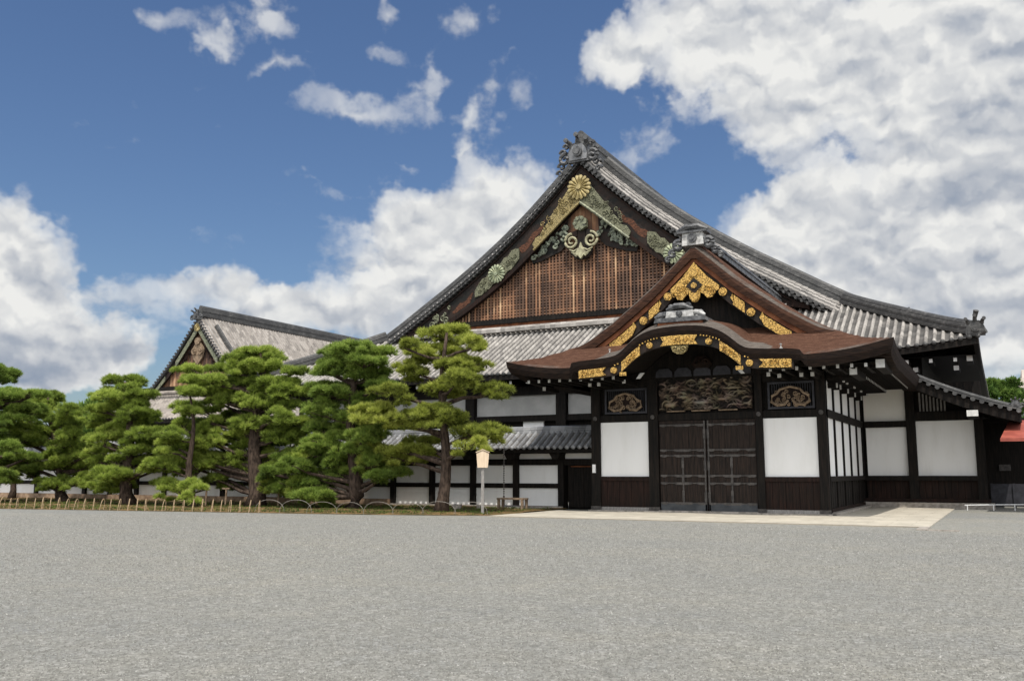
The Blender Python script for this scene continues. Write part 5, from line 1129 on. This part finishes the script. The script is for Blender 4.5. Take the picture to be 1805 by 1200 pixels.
# ================================================================== pines
TREES = [
 {'base': (-20.35, 32.1), 'top': (-20.15, 32.1), 'r': 0.26, 'per': 56, 'label': 'tall yellow-green pine with a bare straight trunk, nearest the porch', 'mat': 'needle_yellow', 'pads': [(-20.61, 32.82, 7.53, 1.5, 1.08, 0.57), (-18.64, 31.95, 6.92, 0.67, 0.55, 0.39), (-21.39, 32.83, 6.76, 1.81, 1.31, 0.6), (-19.46, 32.3, 6.15, 1.29, 0.93, 0.48), (-21.88, 32.26, 5.97, 0.93, 0.67, 0.39), (-19.09, 31.26, 5.42, 1.11, 0.8, 0.39), (-18.31, 32.84, 5.14, 0.9, 0.65, 0.51), (-22.04, 30.82, 5.02, 1.0, 0.72, 0.54), (-23.11, 31.34, 4.16, 1.59, 1.14, 0.66), (-20.6, 31.71, 4.06, 1.68, 1.21, 0.59), (-18.72, 32.43, 3.37, 1.47, 1.06, 0.45), (-18.43, 31.22, 2.88, 0.79, 0.57, 0.39), (-24.45, 32.61, 3.18, 0.95, 0.69, 0.45), (-23.0, 32.86, 2.52, 1.88, 1.35, 0.56), (-21.42, 31.15, 6.9, 0.55, 0.55, 0.48), (-20.58, 32.05, 5.15, 0.83, 0.6, 0.29), (-22.38, 33.8, 3.07, 0.95, 0.8, 0.22), (-21.17, 33.8, 4.07, 0.95, 0.8, 0.22), (-21.18, 33.8, 5.08, 0.95, 0.8, 0.22), (-20.36, 33.8, 6.08, 0.95, 0.8, 0.22), (-22.47, 33.06, 3.85, 0.78, 0.63, 0.23), (-21.71, 32.63, 2.62, 0.81, 0.78, 0.28)]}, 
 {'base': (-25.43, 32.9), 'top': (-25.52, 32.9), 'r': 0.36, 'per': 56, 'label': 'dark green layered pine with a short thick trunk, second from the porch', 'mat': 'needle_green', 'pads': [(-24.7, 31.84, 7.06, 1.34, 1.14, 0.41), (-24.18, 31.94, 6.53, 1.11, 0.94, 0.4), (-26.46, 32.74, 6.56, 0.97, 0.82, 0.49), (-26.94, 32.7, 6.31, 0.61, 0.55, 0.27), (-24.42, 32.94, 6.1, 0.91, 0.77, 0.44), (-26.17, 32.45, 5.25, 1.33, 1.13, 0.47), (-25.25, 32.96, 4.87, 0.86, 0.73, 0.38), (-26.83, 32.44, 4.43, 1.05, 0.89, 0.47), (-25.55, 32.91, 4.19, 1.08, 0.92, 0.44), (-27.55, 33.21, 3.78, 0.85, 0.72, 0.41), (-24.05, 31.98, 3.35, 1.04, 0.88, 0.43), (-27.1, 32.39, 3.14, 1.02, 0.87, 0.41), (-24.77, 32.66, 2.76, 1.0, 0.85, 0.4), (-26.15, 33.04, 2.33, 1.15, 0.97, 0.35), (-28.15, 32.14, 2.08, 1.02, 0.87, 0.47), (-29.86, 32.76, 1.35, 0.92, 0.78, 0.53), (-27.79, 32.91, 1.29, 1.03, 0.88, 0.5), (-26.63, 33.47, 1.6, 1.03, 0.88, 0.5), (-27.31, 32.36, 0.74, 1.26, 1.07, 0.42), (-24.04, 32.94, 2.23, 1.24, 1.05, 0.5), (-23.35, 32.01, 1.53, 0.72, 0.61, 0.39), (-26.33, 32.65, 2.87, 0.76, 0.65, 0.36), (-27.48, 34.6, 1.3, 0.95, 0.8, 0.22), (-25.7, 34.6, 2.31, 0.95, 0.8, 0.22), (-26.59, 34.6, 3.32, 0.95, 0.8, 0.22), (-26.44, 34.6, 4.33, 0.95, 0.8, 0.22), (-26.28, 34.6, 5.34, 0.95, 0.8, 0.22), (-26.8, 33.2, 7.15, 1.12, 0.84, 0.25), (-25.43, 33.04, 7.0, 1.13, 0.71, 0.24), (-24.08, 32.83, 6.93, 0.84, 0.81, 0.18), (-27.39, 33.63, 6.66, 0.95, 0.82, 0.24), (-24.72, 32.87, 6.55, 1.1, 0.64, 0.2), (-27.42, 33.39, 6.28, 0.9, 0.67, 0.28), (-24.8, 32.75, 5.96, 1.0, 0.83, 0.21), (-28.13, 33.97, 5.72, 0.92, 0.88, 0.21), (-25.99, 33.97, 5.63, 1.2, 0.89, 0.19), (-23.86, 32.66, 5.45, 0.91, 0.77, 0.22), (-27.04, 32.61, 5.24, 0.99, 0.62, 0.22), (-26.41, 34.27, 5.18, 0.98, 0.57, 0.23), (-27.18, 32.84, 4.61, 1.1, 0.54, 0.27), (-25.55, 33.21, 4.65, 0.85, 0.84, 0.21), (-25.06, 32.76, 4.22, 0.93, 0.84, 0.27), (-27.63, 33.0, 3.75, 0.81, 0.62, 0.19), (-26.54, 33.57, 3.59, 0.91, 0.75, 0.25), (-24.88, 34.08, 3.74, 1.14, 0.57, 0.22), (-26.12, 33.02, 3.31, 1.1, 0.64, 0.22), (-25.04, 33.42, 3.25, 0.95, 0.58, 0.23), (-28.73, 33.68, 2.64, 1.18, 0.7, 0.27), (-27.06, 34.32, 2.64, 0.94, 0.76, 0.2), (-29.51, 33.02, 2.35, 0.81, 0.65, 0.19), (-27.95, 33.62, 2.22, 0.75, 0.53, 0.2), (-25.61, 33.36, 2.14, 0.96, 0.51, 0.27), (-24.02, 33.21, 2.19, 0.67, 0.76, 0.24), (-30.05, 32.64, 1.73, 0.92, 0.84, 0.21), (-28.45, 32.72, 1.79, 1.03, 0.6, 0.22), (-27.88, 34.18, 1.66, 1.13, 0.67, 0.21), (-25.56, 33.51, 1.71, 1.14, 0.82, 0.19), (-23.37, 33.17, 1.69, 0.88, 0.72, 0.23), (-29.79, 33.87, 0.75, 0.71, 0.73, 0.27), (-25.51, 33.86, 2.0, 0.8, 0.77, 0.33), (-25.62, 33.26, 1.8, 1.0, 0.62, 0.3), (-26.19, 33.16, 2.63, 0.71, 0.59, 0.3), (-25.97, 33.1, 4.02, 1.0, 0.76, 0.34), (-26.8, 33.83, 2.5, 0.72, 0.53, 0.3)]}, 
 {'base': (-31.61, 33.4), 'top': (-31.64, 33.4), 'r': 0.42, 'per': 56, 'label': 'largest broad pine with many stacked pads, in front of the gap between the halls', 'mat': 'needle_mid', 'pads': [(-31.9, 33.68, 7.53, 1.4, 1.19, 0.37), (-31.81, 33.36, 6.91, 1.62, 1.38, 0.45), (-33.95, 32.2, 6.15, 1.27, 1.08, 0.36), (-33.88, 33.86, 6.34, 1.13, 0.96, 0.49), (-30.97, 33.74, 6.02, 1.52, 1.29, 0.6), (-29.75, 33.21, 5.59, 0.9, 0.77, 0.46), (-33.63, 32.92, 5.34, 0.82, 0.7, 0.48), (-32.02, 33.3, 5.39, 0.94, 0.8, 0.44), (-34.07, 32.69, 4.23, 0.72, 0.61, 0.54), (-32.04, 33.05, 4.2, 1.01, 0.86, 0.47), (-29.38, 32.46, 4.36, 1.02, 0.87, 0.45), (-33.92, 32.75, 3.23, 1.24, 1.06, 0.52), (-32.94, 33.75, 3.45, 1.09, 0.93, 0.39), (-30.15, 33.61, 3.53, 1.23, 1.05, 0.44), (-35.13, 33.13, 2.27, 1.18, 1.0, 0.42), (-34.24, 32.93, 2.37, 0.83, 0.71, 0.54), (-32.81, 33.57, 2.56, 0.84, 0.72, 0.45), (-31.23, 34.03, 2.55, 0.67, 0.57, 0.44), (-28.65, 33.08, 2.46, 0.79, 0.67, 0.36), (-30.54, 32.97, 1.26, 0.78, 0.67, 0.49), (-28.3, 32.68, 1.32, 0.86, 0.73, 0.47), (-30.3, 33.03, 1.88, 0.67, 0.57, 0.29), (-33.82, 34.14, 0.96, 0.84, 0.72, 0.32), (-31.24, 32.74, 4.89, 0.81, 0.69, 0.31), (-32.12, 33.94, 3.47, 0.42, 0.55, 0.8), (-32.35, 35.1, 1.45, 0.95, 0.8, 0.22), (-33.33, 35.1, 2.32, 0.95, 0.8, 0.22), (-32.55, 35.1, 3.2, 0.95, 0.8, 0.22), (-32.13, 35.1, 4.08, 0.95, 0.8, 0.22), (-31.81, 35.1, 4.95, 0.95, 0.8, 0.22), (-33.07, 35.1, 5.83, 0.95, 0.8, 0.22), (-32.79, 33.2, 7.18, 1.04, 0.86, 0.29), (-32.49, 34.6, 7.47, 1.19, 0.71, 0.26), (-36.29, 33.28, 6.85, 1.08, 0.59, 0.27), (-34.02, 33.49, 6.87, 1.24, 0.52, 0.27), (-32.72, 34.55, 6.89, 1.23, 0.54, 0.31), (-29.61, 33.56, 6.47, 0.82, 0.57, 0.19), (-37.34, 34.71, 6.55, 0.93, 0.83, 0.31), (-32.44, 33.51, 6.1, 0.79, 0.64, 0.27), (-30.11, 33.19, 5.91, 1.2, 0.6, 0.2), (-35.57, 33.26, 5.68, 1.19, 0.89, 0.24), (-34.13, 33.49, 5.63, 1.08, 0.89, 0.25), (-32.04, 33.79, 5.62, 0.97, 0.78, 0.2), (-29.43, 33.5, 5.47, 1.02, 0.62, 0.23), (-35.67, 34.77, 5.34, 1.12, 0.88, 0.32), (-30.37, 33.64, 4.96, 1.25, 0.81, 0.3), (-34.98, 33.2, 4.72, 0.88, 0.68, 0.3), (-34.06, 34.61, 4.61, 1.27, 0.65, 0.32), (-31.81, 34.49, 4.75, 1.16, 0.82, 0.26), (-35.93, 34.49, 4.22, 1.19, 0.83, 0.26), (-33.5, 34.34, 4.06, 1.14, 0.83, 0.27), (-31.95, 34.88, 4.2, 0.96, 0.84, 0.23), (-29.44, 33.92, 4.09, 1.17, 0.73, 0.2), (-36.03, 34.01, 3.67, 0.95, 0.63, 0.31), (-32.67, 33.16, 3.6, 0.76, 0.63, 0.25), (-32.32, 34.88, 3.53, 0.77, 0.8, 0.28), (-30.28, 34.12, 3.52, 1.11, 0.79, 0.3), (-36.04, 33.27, 3.08, 1.16, 0.8, 0.22), (-36.09, 34.86, 3.19, 1.3, 0.51, 0.3), (-32.65, 33.97, 2.96, 1.06, 0.82, 0.28), (-31.81, 34.74, 3.12, 1.18, 0.62, 0.21), (-29.46, 34.14, 3.12, 0.85, 0.83, 0.2), (-35.79, 33.2, 2.66, 0.95, 0.79, 0.26), (-35.34, 34.28, 2.56, 0.83, 0.8, 0.26), (-33.94, 34.71, 2.49, 1.05, 0.76, 0.2), (-31.86, 34.2, 2.61, 1.08, 0.56, 0.22), (-30.21, 34.37, 2.49, 0.97, 0.74, 0.27), (-36.46, 34.24, 1.95, 1.19, 0.87, 0.24), (-34.13, 33.42, 2.06, 0.8, 0.89, 0.21), (-34.09, 33.42, 1.4, 1.12, 0.54, 0.26), (-32.12, 34.39, 0.94, 0.9, 0.56, 0.28), (-31.77, 34.38, 3.76, 0.77, 0.55, 0.26), (-31.16, 34.01, 5.3, 0.81, 0.52, 0.3), (-30.99, 33.89, 5.54, 0.93, 0.58, 0.3), (-32.44, 33.72, 1.9, 0.95, 0.51, 0.33), (-32.6, 34.03, 1.68, 0.9, 0.67, 0.23), (-31.04, 33.79, 1.47, 0.65, 0.6, 0.33)]}, 
 {'base': (-33.81, 31.6), 'top': (-34.39, 31.6), 'r': 0.2, 'per': 56, 'label': 'small pine with low bushy pads, just left of the largest pine', 'mat': 'needle_mid', 'pads': [(-33.93, 31.17, 5.52, 0.77, 0.65, 0.28), (-35.43, 32.38, 4.97, 0.83, 0.7, 0.53), (-35.49, 32.15, 4.16, 0.64, 0.55, 0.38), (-34.69, 30.87, 3.59, 0.91, 0.78, 0.37), (-35.01, 31.92, 2.88, 0.62, 0.55, 0.51), (-35.19, 31.06, 2.01, 0.78, 0.66, 0.45), (-34.87, 31.22, 1.07, 0.87, 0.74, 0.59), (-32.48, 30.39, 1.04, 0.84, 0.71, 0.56), (-35.06, 32.21, 1.76, 0.62, 0.55, 0.35), (-34.82, 30.56, 2.8, 0.33, 0.55, 0.38), (-35.06, 33.3, 1.99, 0.95, 0.8, 0.22), (-35.29, 33.3, 3.78, 0.95, 0.8, 0.22), (-34.33, 31.55, 4.63, 0.93, 0.55, 0.28), (-35.59, 31.72, 3.16, 0.87, 0.77, 0.26), (-35.18, 31.34, 2.22, 0.76, 0.72, 0.29), (-36.64, 32.37, 1.16, 0.86, 0.59, 0.3), (-34.99, 31.84, 2.38, 0.62, 0.51, 0.26), (-34.65, 32.48, 2.36, 0.72, 0.66, 0.23), (-34.34, 32.38, 2.07, 0.65, 0.62, 0.26)]}, 
 {'base': (-38.62, 32.0), 'top': (-39.44, 32.0), 'r': 0.36, 'per': 56, 'label': 'open layered pine with a dark stout trunk, in front of the smaller hall', 'mat': 'needle_mid', 'pads': [(-39.86, 32.33, 6.35, 1.37, 1.16, 0.56), (-39.51, 31.0, 5.6, 0.8, 0.68, 0.36), (-39.11, 32.3, 5.25, 1.16, 0.99, 0.4), (-40.56, 31.85, 4.89, 1.11, 0.94, 0.37), (-38.49, 32.04, 4.64, 1.2, 1.02, 0.46), (-41.88, 32.65, 4.42, 0.96, 0.82, 0.34), (-40.31, 32.31, 3.89, 1.17, 1.0, 0.47), (-37.42, 31.83, 3.69, 1.07, 0.91, 0.45), (-40.39, 31.28, 3.35, 0.7, 0.6, 0.45), (-39.24, 31.52, 2.35, 0.63, 0.55, 0.34), (-36.26, 31.19, 2.07, 0.89, 0.76, 0.39), (-38.86, 31.25, 1.74, 1.31, 1.11, 0.45), (-40.07, 32.06, 1.09, 1.37, 1.16, 0.43), (-38.61, 31.5, 3.01, 0.57, 0.55, 0.41), (-38.64, 33.7, 1.84, 0.95, 0.8, 0.22), (-39.96, 33.7, 3.24, 0.95, 0.8, 0.22), (-40.27, 33.7, 4.65, 0.95, 0.8, 0.22), (-41.75, 32.83, 5.75, 1.31, 0.7, 0.32), (-38.43, 32.18, 5.61, 0.84, 0.81, 0.28), (-40.2, 32.52, 5.24, 1.19, 0.61, 0.23), (-41.65, 32.64, 4.61, 1.37, 0.64, 0.22), (-38.75, 32.57, 4.49, 0.9, 0.76, 0.29), (-42.25, 32.87, 4.18, 1.0, 0.51, 0.28), (-41.28, 32.12, 3.5, 0.97, 0.68, 0.31), (-39.35, 32.63, 3.51, 0.97, 0.77, 0.31), (-42.01, 32.9, 2.81, 1.19, 0.85, 0.32), (-37.86, 31.72, 2.81, 0.79, 0.84, 0.25), (-38.05, 33.16, 2.77, 1.29, 0.75, 0.29), (-41.82, 32.78, 2.35, 0.89, 0.78, 0.31), (-38.21, 32.83, 2.31, 1.0, 0.85, 0.27), (-40.56, 32.15, 1.73, 0.86, 0.56, 0.31), (-39.2, 31.98, 1.26, 0.84, 0.52, 0.25), (-38.34, 32.71, 3.11, 0.75, 0.52, 0.25), (-38.98, 32.54, 4.05, 0.62, 0.78, 0.29), (-40.74, 32.72, 4.0, 0.71, 0.78, 0.25)]}, 
 {'base': (-45.55, 33.4), 'top': (-47.49, 33.4), 'r': 0.3, 'per': 56, 'label': 'dense mid green pine with a leaning trunk, second from the left edge', 'mat': 'needle_mid', 'pads': [(-48.22, 33.91, 5.96, 1.08, 0.91, 0.52), (-48.08, 33.25, 5.23, 1.04, 0.89, 0.7), (-44.27, 32.35, 4.96, 0.92, 0.78, 0.63), (-48.07, 32.84, 4.09, 1.43, 1.22, 0.51), (-45.06, 32.75, 4.48, 1.13, 0.96, 0.53), (-50.0, 34.17, 3.53, 1.16, 0.98, 0.53), (-45.13, 32.98, 3.22, 1.12, 0.95, 0.43), (-49.6, 33.42, 2.43, 1.17, 0.99, 0.41), (-45.65, 32.83, 2.47, 1.12, 0.95, 0.62), (-44.19, 33.86, 2.26, 0.78, 0.66, 0.66), (-45.72, 33.13, 1.15, 1.46, 1.24, 0.45), (-43.73, 33.19, 1.36, 0.92, 0.78, 0.39), (-49.66, 33.92, 1.81, 0.9, 0.76, 0.43), (-44.19, 32.56, 3.74, 0.76, 0.65, 0.35), (-47.01, 35.1, 1.68, 0.95, 0.8, 0.22), (-47.23, 35.1, 2.64, 0.95, 0.8, 0.22), (-46.87, 35.1, 3.61, 0.95, 0.8, 0.22), (-46.26, 35.1, 4.57, 0.95, 0.8, 0.22), (-48.26, 33.62, 5.57, 1.15, 0.5, 0.34), (-52.17, 34.84, 5.31, 0.97, 0.77, 0.28), (-47.66, 33.24, 4.86, 0.98, 0.65, 0.34), (-47.1, 34.76, 5.15, 0.94, 0.6, 0.3), (-51.29, 34.46, 4.42, 1.2, 0.54, 0.25), (-47.54, 34.09, 3.77, 1.07, 0.84, 0.33), (-51.46, 33.95, 3.39, 1.26, 0.51, 0.27), (-48.47, 33.34, 3.32, 1.45, 0.6, 0.29), (-47.79, 34.39, 3.28, 1.15, 0.51, 0.25), (-45.04, 34.26, 3.06, 1.05, 0.84, 0.32), (-46.75, 33.44, 2.58, 1.17, 0.89, 0.29), (-43.66, 33.26, 2.61, 1.09, 0.56, 0.27), (-51.33, 34.63, 1.91, 0.92, 0.87, 0.29), (-47.1, 33.63, 2.01, 1.43, 0.67, 0.34), (-44.35, 33.85, 2.03, 1.29, 0.66, 0.23), (-46.69, 34.14, 1.97, 0.86, 0.56, 0.29), (-44.87, 34.39, 3.01, 0.75, 0.58, 0.31), (-46.77, 34.03, 4.8, 0.64, 0.58, 0.26)]}, 
 {'base': (-48.65, 31.0), 'top': (-49.33, 31.0), 'r': 0.32, 'per': 56, 'label': 'dark pine cut off by the left edge of the picture', 'mat': 'needle_green', 'pads': [(-48.85, 30.7, 7.28, 1.28, 1.09, 0.54), (-49.88, 31.66, 7.01, 1.42, 1.21, 0.44), (-47.71, 30.97, 5.86, 1.65, 1.4, 0.66), (-47.05, 31.59, 5.06, 1.21, 1.03, 0.78), (-47.8, 30.4, 4.4, 1.37, 1.16, 0.7), (-48.98, 31.71, 3.59, 1.26, 1.07, 0.76), (-49.72, 31.75, 2.51, 1.39, 1.18, 0.58), (-47.34, 30.55, 1.61, 1.27, 1.08, 0.61), (-45.41, 30.05, 3.0, 0.88, 0.75, 0.51), (-50.21, 31.74, 0.96, 0.95, 0.8, 0.42), (-48.25, 32.7, 1.85, 0.95, 0.8, 0.22), (-47.6, 32.7, 3.54, 0.95, 0.8, 0.22), (-47.58, 32.7, 5.22, 0.95, 0.8, 0.22), (-50.26, 30.81, 7.13, 1.36, 0.53, 0.25), (-49.17, 32.07, 7.2, 1.01, 0.64, 0.32), (-50.58, 31.28, 6.73, 0.94, 0.83, 0.24), (-48.5, 31.03, 5.91, 0.81, 0.67, 0.29), (-45.85, 31.39, 5.84, 1.05, 0.59, 0.23), (-47.94, 31.77, 5.42, 1.17, 0.63, 0.31), (-49.11, 31.06, 4.8, 1.41, 0.8, 0.24), (-47.41, 31.16, 4.57, 1.38, 0.6, 0.31), (-51.03, 31.86, 4.35, 1.15, 0.56, 0.34), (-48.59, 31.68, 4.18, 0.9, 0.58, 0.29), (-49.52, 30.76, 2.8, 0.87, 0.71, 0.28), (-48.27, 31.66, 2.98, 0.86, 0.55, 0.33), (-48.45, 31.87, 2.44, 1.12, 0.67, 0.26), (-49.7, 31.51, 1.67, 1.41, 0.66, 0.32), (-47.99, 31.56, 1.28, 1.07, 0.63, 0.3), (-48.27, 31.2, 3.14, 0.99, 0.7, 0.32), (-46.48, 31.75, 2.53, 0.73, 0.69, 0.27), (-47.9, 31.67, 3.04, 0.85, 0.76, 0.34)]}, 
 {'base': (-54.0, 36.0), 'top': (-55.11, 36.0), 'r': 0.2, 'per': 56, 'label': 'thin background pine behind the leftmost trees', 'mat': 'needle_green', 'pads': [(-55.29, 36.12, 6.65, 1.26, 1.07, 0.62), (-52.21, 35.23, 6.05, 0.86, 0.73, 0.5), (-51.88, 36.52, 5.78, 0.88, 0.74, 0.5), (-53.93, 37.7, 6.18, 0.95, 0.8, 0.22), (-52.47, 35.87, 6.2, 0.93, 0.84, 0.37)]}]
def needles(rng, clumps, per, n_need, length, width):
    """clumps: array (n,6) cx cy cz rx rz tone -> triangle vertices and tones"""
    N = len(clumps); C = np.repeat(clumps, per, axis=0); T = len(C)
    ph = rng.uniform(0, 2 * np.pi, T); cz = rng.uniform(-.30, 1, T); sz = np.sqrt(1 - cz ** 2)
    d = np.stack([sz * np.cos(ph), sz * np.sin(ph), cz], 1); rr = rng.uniform(.55, 1.0, T)[:, None]
    org = C[:, :3] + d * rr * np.stack([C[:, 3], C[:, 3], C[:, 4]], 1) * .9
    up = d * 1.0 + np.array([0, 0, .5]); up /= np.linalg.norm(up, axis=1)[:, None]
    tt = C[:, 5] + rng.uniform(-.24, .24, T) + .14 * (d[:, 2] - .35)  # tufts facing up lighter: top light and new growth put into the tone
    O = np.repeat(org, n_need, 0); U = np.repeat(up, n_need, 0); TT = np.repeat(tt, n_need); n = len(O)
    j = rng.normal(0, .45, (n, 3)); dd = U + j; dd /= np.linalg.norm(dd, axis=1)[:, None]
    L = length * rng.uniform(.7, 1.2, n)[:, None]
    sd = np.cross(dd, rng.normal(0, 1, (n, 3))); sd /= np.linalg.norm(sd, axis=1)[:, None] + 1e-9
    A = O - sd * width / 2; B = O + sd * width / 2; Cc = O + dd * L
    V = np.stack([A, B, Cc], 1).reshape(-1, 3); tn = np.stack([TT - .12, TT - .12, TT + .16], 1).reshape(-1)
    return V, tn
def pine(i, tr):
    rng = np.random.RandomState(100 + i); random.seed(100 + i)
    x, y = tr['base']; root = thing('pine_tree', (x, y, 0), tr['label'], 'pine tree')
    cl = []
    for (px, py, pz, rx, ry, rz) in tr['pads']:
        area = rx * ry * math.pi; n = max(3, int(area / .15)); tone = rng.uniform(.30, .62)
        for k in range(n):
            a = rng.uniform(0, 6.283); r = math.sqrt(rng.uniform(0, 1)); rc = rng.uniform(.14, .40) * (1 if rx > .7 else .85)
            ex, ey = max(rx - rc * .8, .1), max(ry - rc * .8, .1)
            hz = max(rz - .17, .03)
            cz = pz + hz * (.75 * (1 - r ** 2) - .25) + rng.uniform(-.10, .12)
            if rz > .34 and rng.rand() < .4: cz -= rng.uniform(.15, rz * .9)
            cl.append((px + ex * r * math.cos(a), py + ey * r * math.sin(a), cz - .13, rc, rc * .5, tone + rng.uniform(-.08, .08)))
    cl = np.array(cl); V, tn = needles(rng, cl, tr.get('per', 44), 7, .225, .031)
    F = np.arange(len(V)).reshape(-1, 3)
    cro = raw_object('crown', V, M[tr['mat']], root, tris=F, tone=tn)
    # trunk
    top = max(p[2] for p in tr['pads']); lean = tr.get('lean', (0, 0)); tx, ty = tr.get('top', (x, y))
    path = []; rad = []; r0 = tr.get('r', .28)
    for k in range(12):
        t = k / 11; wob = .14 * math.sin(t * 6.5 + i) * (1 if 0 < k < 11 else 0)
        path.append((x + (tx - x) * t + wob + lean[0] * math.sin(t * 3.14), y + (ty - y) * t + wob * .5 + lean[1] * math.sin(t * 3.14), -.05 + (top - .1) * t)); rad.append(r0 * (1.35 if k == 0 else 1.0) * (1 - .78 * t))
    tk = MB(); tk.tube(path, rad, 10); tk.build('trunk', M['pinebark'], root, smooth=True)
    br = MB()
    for (px, py, pz, rx, ry, rz) in tr['pads']:
        zb = max(.6, pz - .25 - .45 * math.hypot(px - x, py - y) * .5); t = min(.97, zb / (top - .1)); k = t * 11; k0 = min(int(k), 10); f = k - k0
        s = [path[k0][q] * (1 - f) + path[k0 + 1][q] * f for q in range(3)]
        rb = max(.03, min(.11, .05 * math.hypot(px - s[0], py - s[1])))
        e = (px, py, pz - rz * .45); m1 = [s[q] + (e[q] - s[q]) * .4 for q in range(3)]; m1[2] += random.uniform(-.15, .1); m2 = [s[q] + (e[q] - s[q]) * .75 for q in range(3)]; m2[2] += random.uniform(-.12, .02)
        br.tube([s, m1, m2, e], [rb, rb * .8, rb * .6, rb * .35], 6)
        for q in range(4):
            a = random.uniform(0, 6.28); br.tube([m2, (px + rx * .7 * math.cos(a), py + ry * .7 * math.sin(a), pz - rz * .35)], [rb * .4, .012], 4)
    br.build('branches', M['pinebark'], root)
    return root
for i, tr in enumerate(TREES): pine(i, tr)
random.seed(5)
# props under the big pine
for x, y, h_, lb in [(-34.05, 32.6, 0.76, 'thin wooden prop holding a low pad left of the largest pine'), (-33.15, 33.0, 0.82, 'thin wooden prop just left of the trunk of the largest pine'), (-30.02, 33.2, 0.84, 'thin wooden prop right of the trunk of the largest pine')]:
    p = MB(); p.tube([(x, y, 0), (x + .03, y, h_)], .045, 6); p.box(x - .22, x + .22, y - .04, y + .04, h_, h_ + .07)
    tagit(p.build('branch_prop', M['oldwood']), lb, 'prop')
# broad trees beyond the right wing and beyond the left pines
def broad(x, y, h, r, label, seed):
    rng = np.random.RandomState(seed); root = thing('broadleaf_tree', (x, y, 0), label, 'tree')
    n = 70; th = rng.uniform(0, 6.28, n); u_ = rng.uniform(-.6, 1, n); q = np.sqrt(1 - u_ ** 2); rr = rng.uniform(.5, 1, n)
    cl = np.stack([x + r * rr * q * np.cos(th), y + r * rr * q * np.sin(th), h - r * .9 + r * .95 * rr * u_, np.full(n, r * .3), np.full(n, r * .26), rng.uniform(.15, .7, n)], 1)
    V, tn = needles(rng, cl, 60, 4, .5 * r / 3, .28 * r / 3); raw_object('crown', V, M['leaf'], root, tris=np.arange(len(V)).reshape(-1, 3), tone=tn)
    t = MB(); t.tube([(x, y, 0), (x + .2, y, h * .35), (x, y + .1, h * .7)], [r * .12, r * .09, r * .04], 8)
    for k in range(6):
        a = k * 1.05; t.tube([(x + .1, y, h * .4), (x + r * .5 * math.cos(a), y + r * .5 * math.sin(a), h * .65)], [r * .05, r * .02], 5)
    t.build('trunk', M['pinebark'], root)
broad(.0, 92, 9.7, 2.2, 'leafy green tree rising behind the right wing roof', 1)
broad(3.2, 105, 6.8, 2.4, 'green tree in front of the far beige office block', 2)
broad(-78, 74, 10.2, 4.2, 'round dark green tree far behind the leaning pine', 3)
broad(-88, 70, 9.4, 4.5, 'wide distant green tree behind the leftmost pines', 4)
# loose pebbles lying on the gravel
rng = np.random.RandomState(21); n = 190000
dist = 6.0 + 34.0 * rng.uniform(0, 1, n) ** 1.35; azm = rng.uniform(-.62, .62, n) + R(28.0)
gx = -np.sin(azm) * dist; gy = np.cos(azm) * dist
ok = (gy < 28.3) & (gy < np.interp(gx, [p[0] for p in bd_front[:9]], [p[1] for p in bd_front[:9]]) - .1)
gx, gy, dist = gx[ok], gy[ok], dist[ok]; n = len(gx)
r_ = rng.uniform(.006, .013, n) * np.clip(dist / 12, 1, 1.6) * np.where(rng.uniform(0, 1, n) > .985, 1.5, 1) * .88
th = rng.uniform(0, 6.28, n); sx = r_ * rng.uniform(.8, 1.4, n); sy = r_ * rng.uniform(.7, 1.1, n); sz = r_ * rng.uniform(.6, .95, n)
base = np.array([(1, 0, 0), (0, 1, 0), (-1, 0, 0), (0, -1, 0), (0, 0, 1)], float)
vx = base[:, 0][None] * sx[:, None]; vy = base[:, 1][None] * sy[:, None]
VX = gx[:, None] + vx * np.cos(th)[:, None] - vy * np.sin(th)[:, None]; VY_ = gy[:, None] + vx * np.sin(th)[:, None] + vy * np.cos(th)[:, None]
VZ = base[:, 2][None] * sz[:, None] * 1.5 + .002 + 0 * VX; VX[:, 4] += rng.uniform(-.4, .4, n) * r_; VY_[:, 4] += rng.uniform(-.4, .4, n) * r_
V = np.stack([VX, VY_, VZ], -1).reshape(-1, 3)
F = (np.array([(0, 1, 4), (1, 2, 4), (2, 3, 4), (3, 0, 4)])[None] + (np.arange(n) * 5)[:, None, None]).reshape(-1, 3)
o = raw_object('loose_gravel', V, M['pebble'], None, tris=F, tone=np.repeat(rng.uniform(0, 1, n), 5)); tagit(o, 'loose grey pebbles covering the forecourt', None, None, 'stuff')
# low grass tufts in the bed
rng = np.random.RandomState(11); n = 2600
xs3 = rng.uniform(-50, -17.6, n); yf = np.interp(xs3, [p[0] for p in bd_front[:9]], [p[1] for p in bd_front[:9]]); ys3 = yf + .25 + (37.0 - yf) * rng.uniform(0, 1, n)
cl = np.stack([xs3, ys3, np.full(n, .03), np.full(n, .14), np.full(n, .04), rng.uniform(-.3, .25, n)], 1)
V, tn = needles(rng, cl, 3, 5, .09, .02)
o = raw_object('grass', V, M['needle_green'], None, tris=np.arange(len(V)).reshape(-1, 3), tone=tn); tagit(o, 'short tufts of grass and moss scattered over the bed under the pines', None, None, 'stuff')
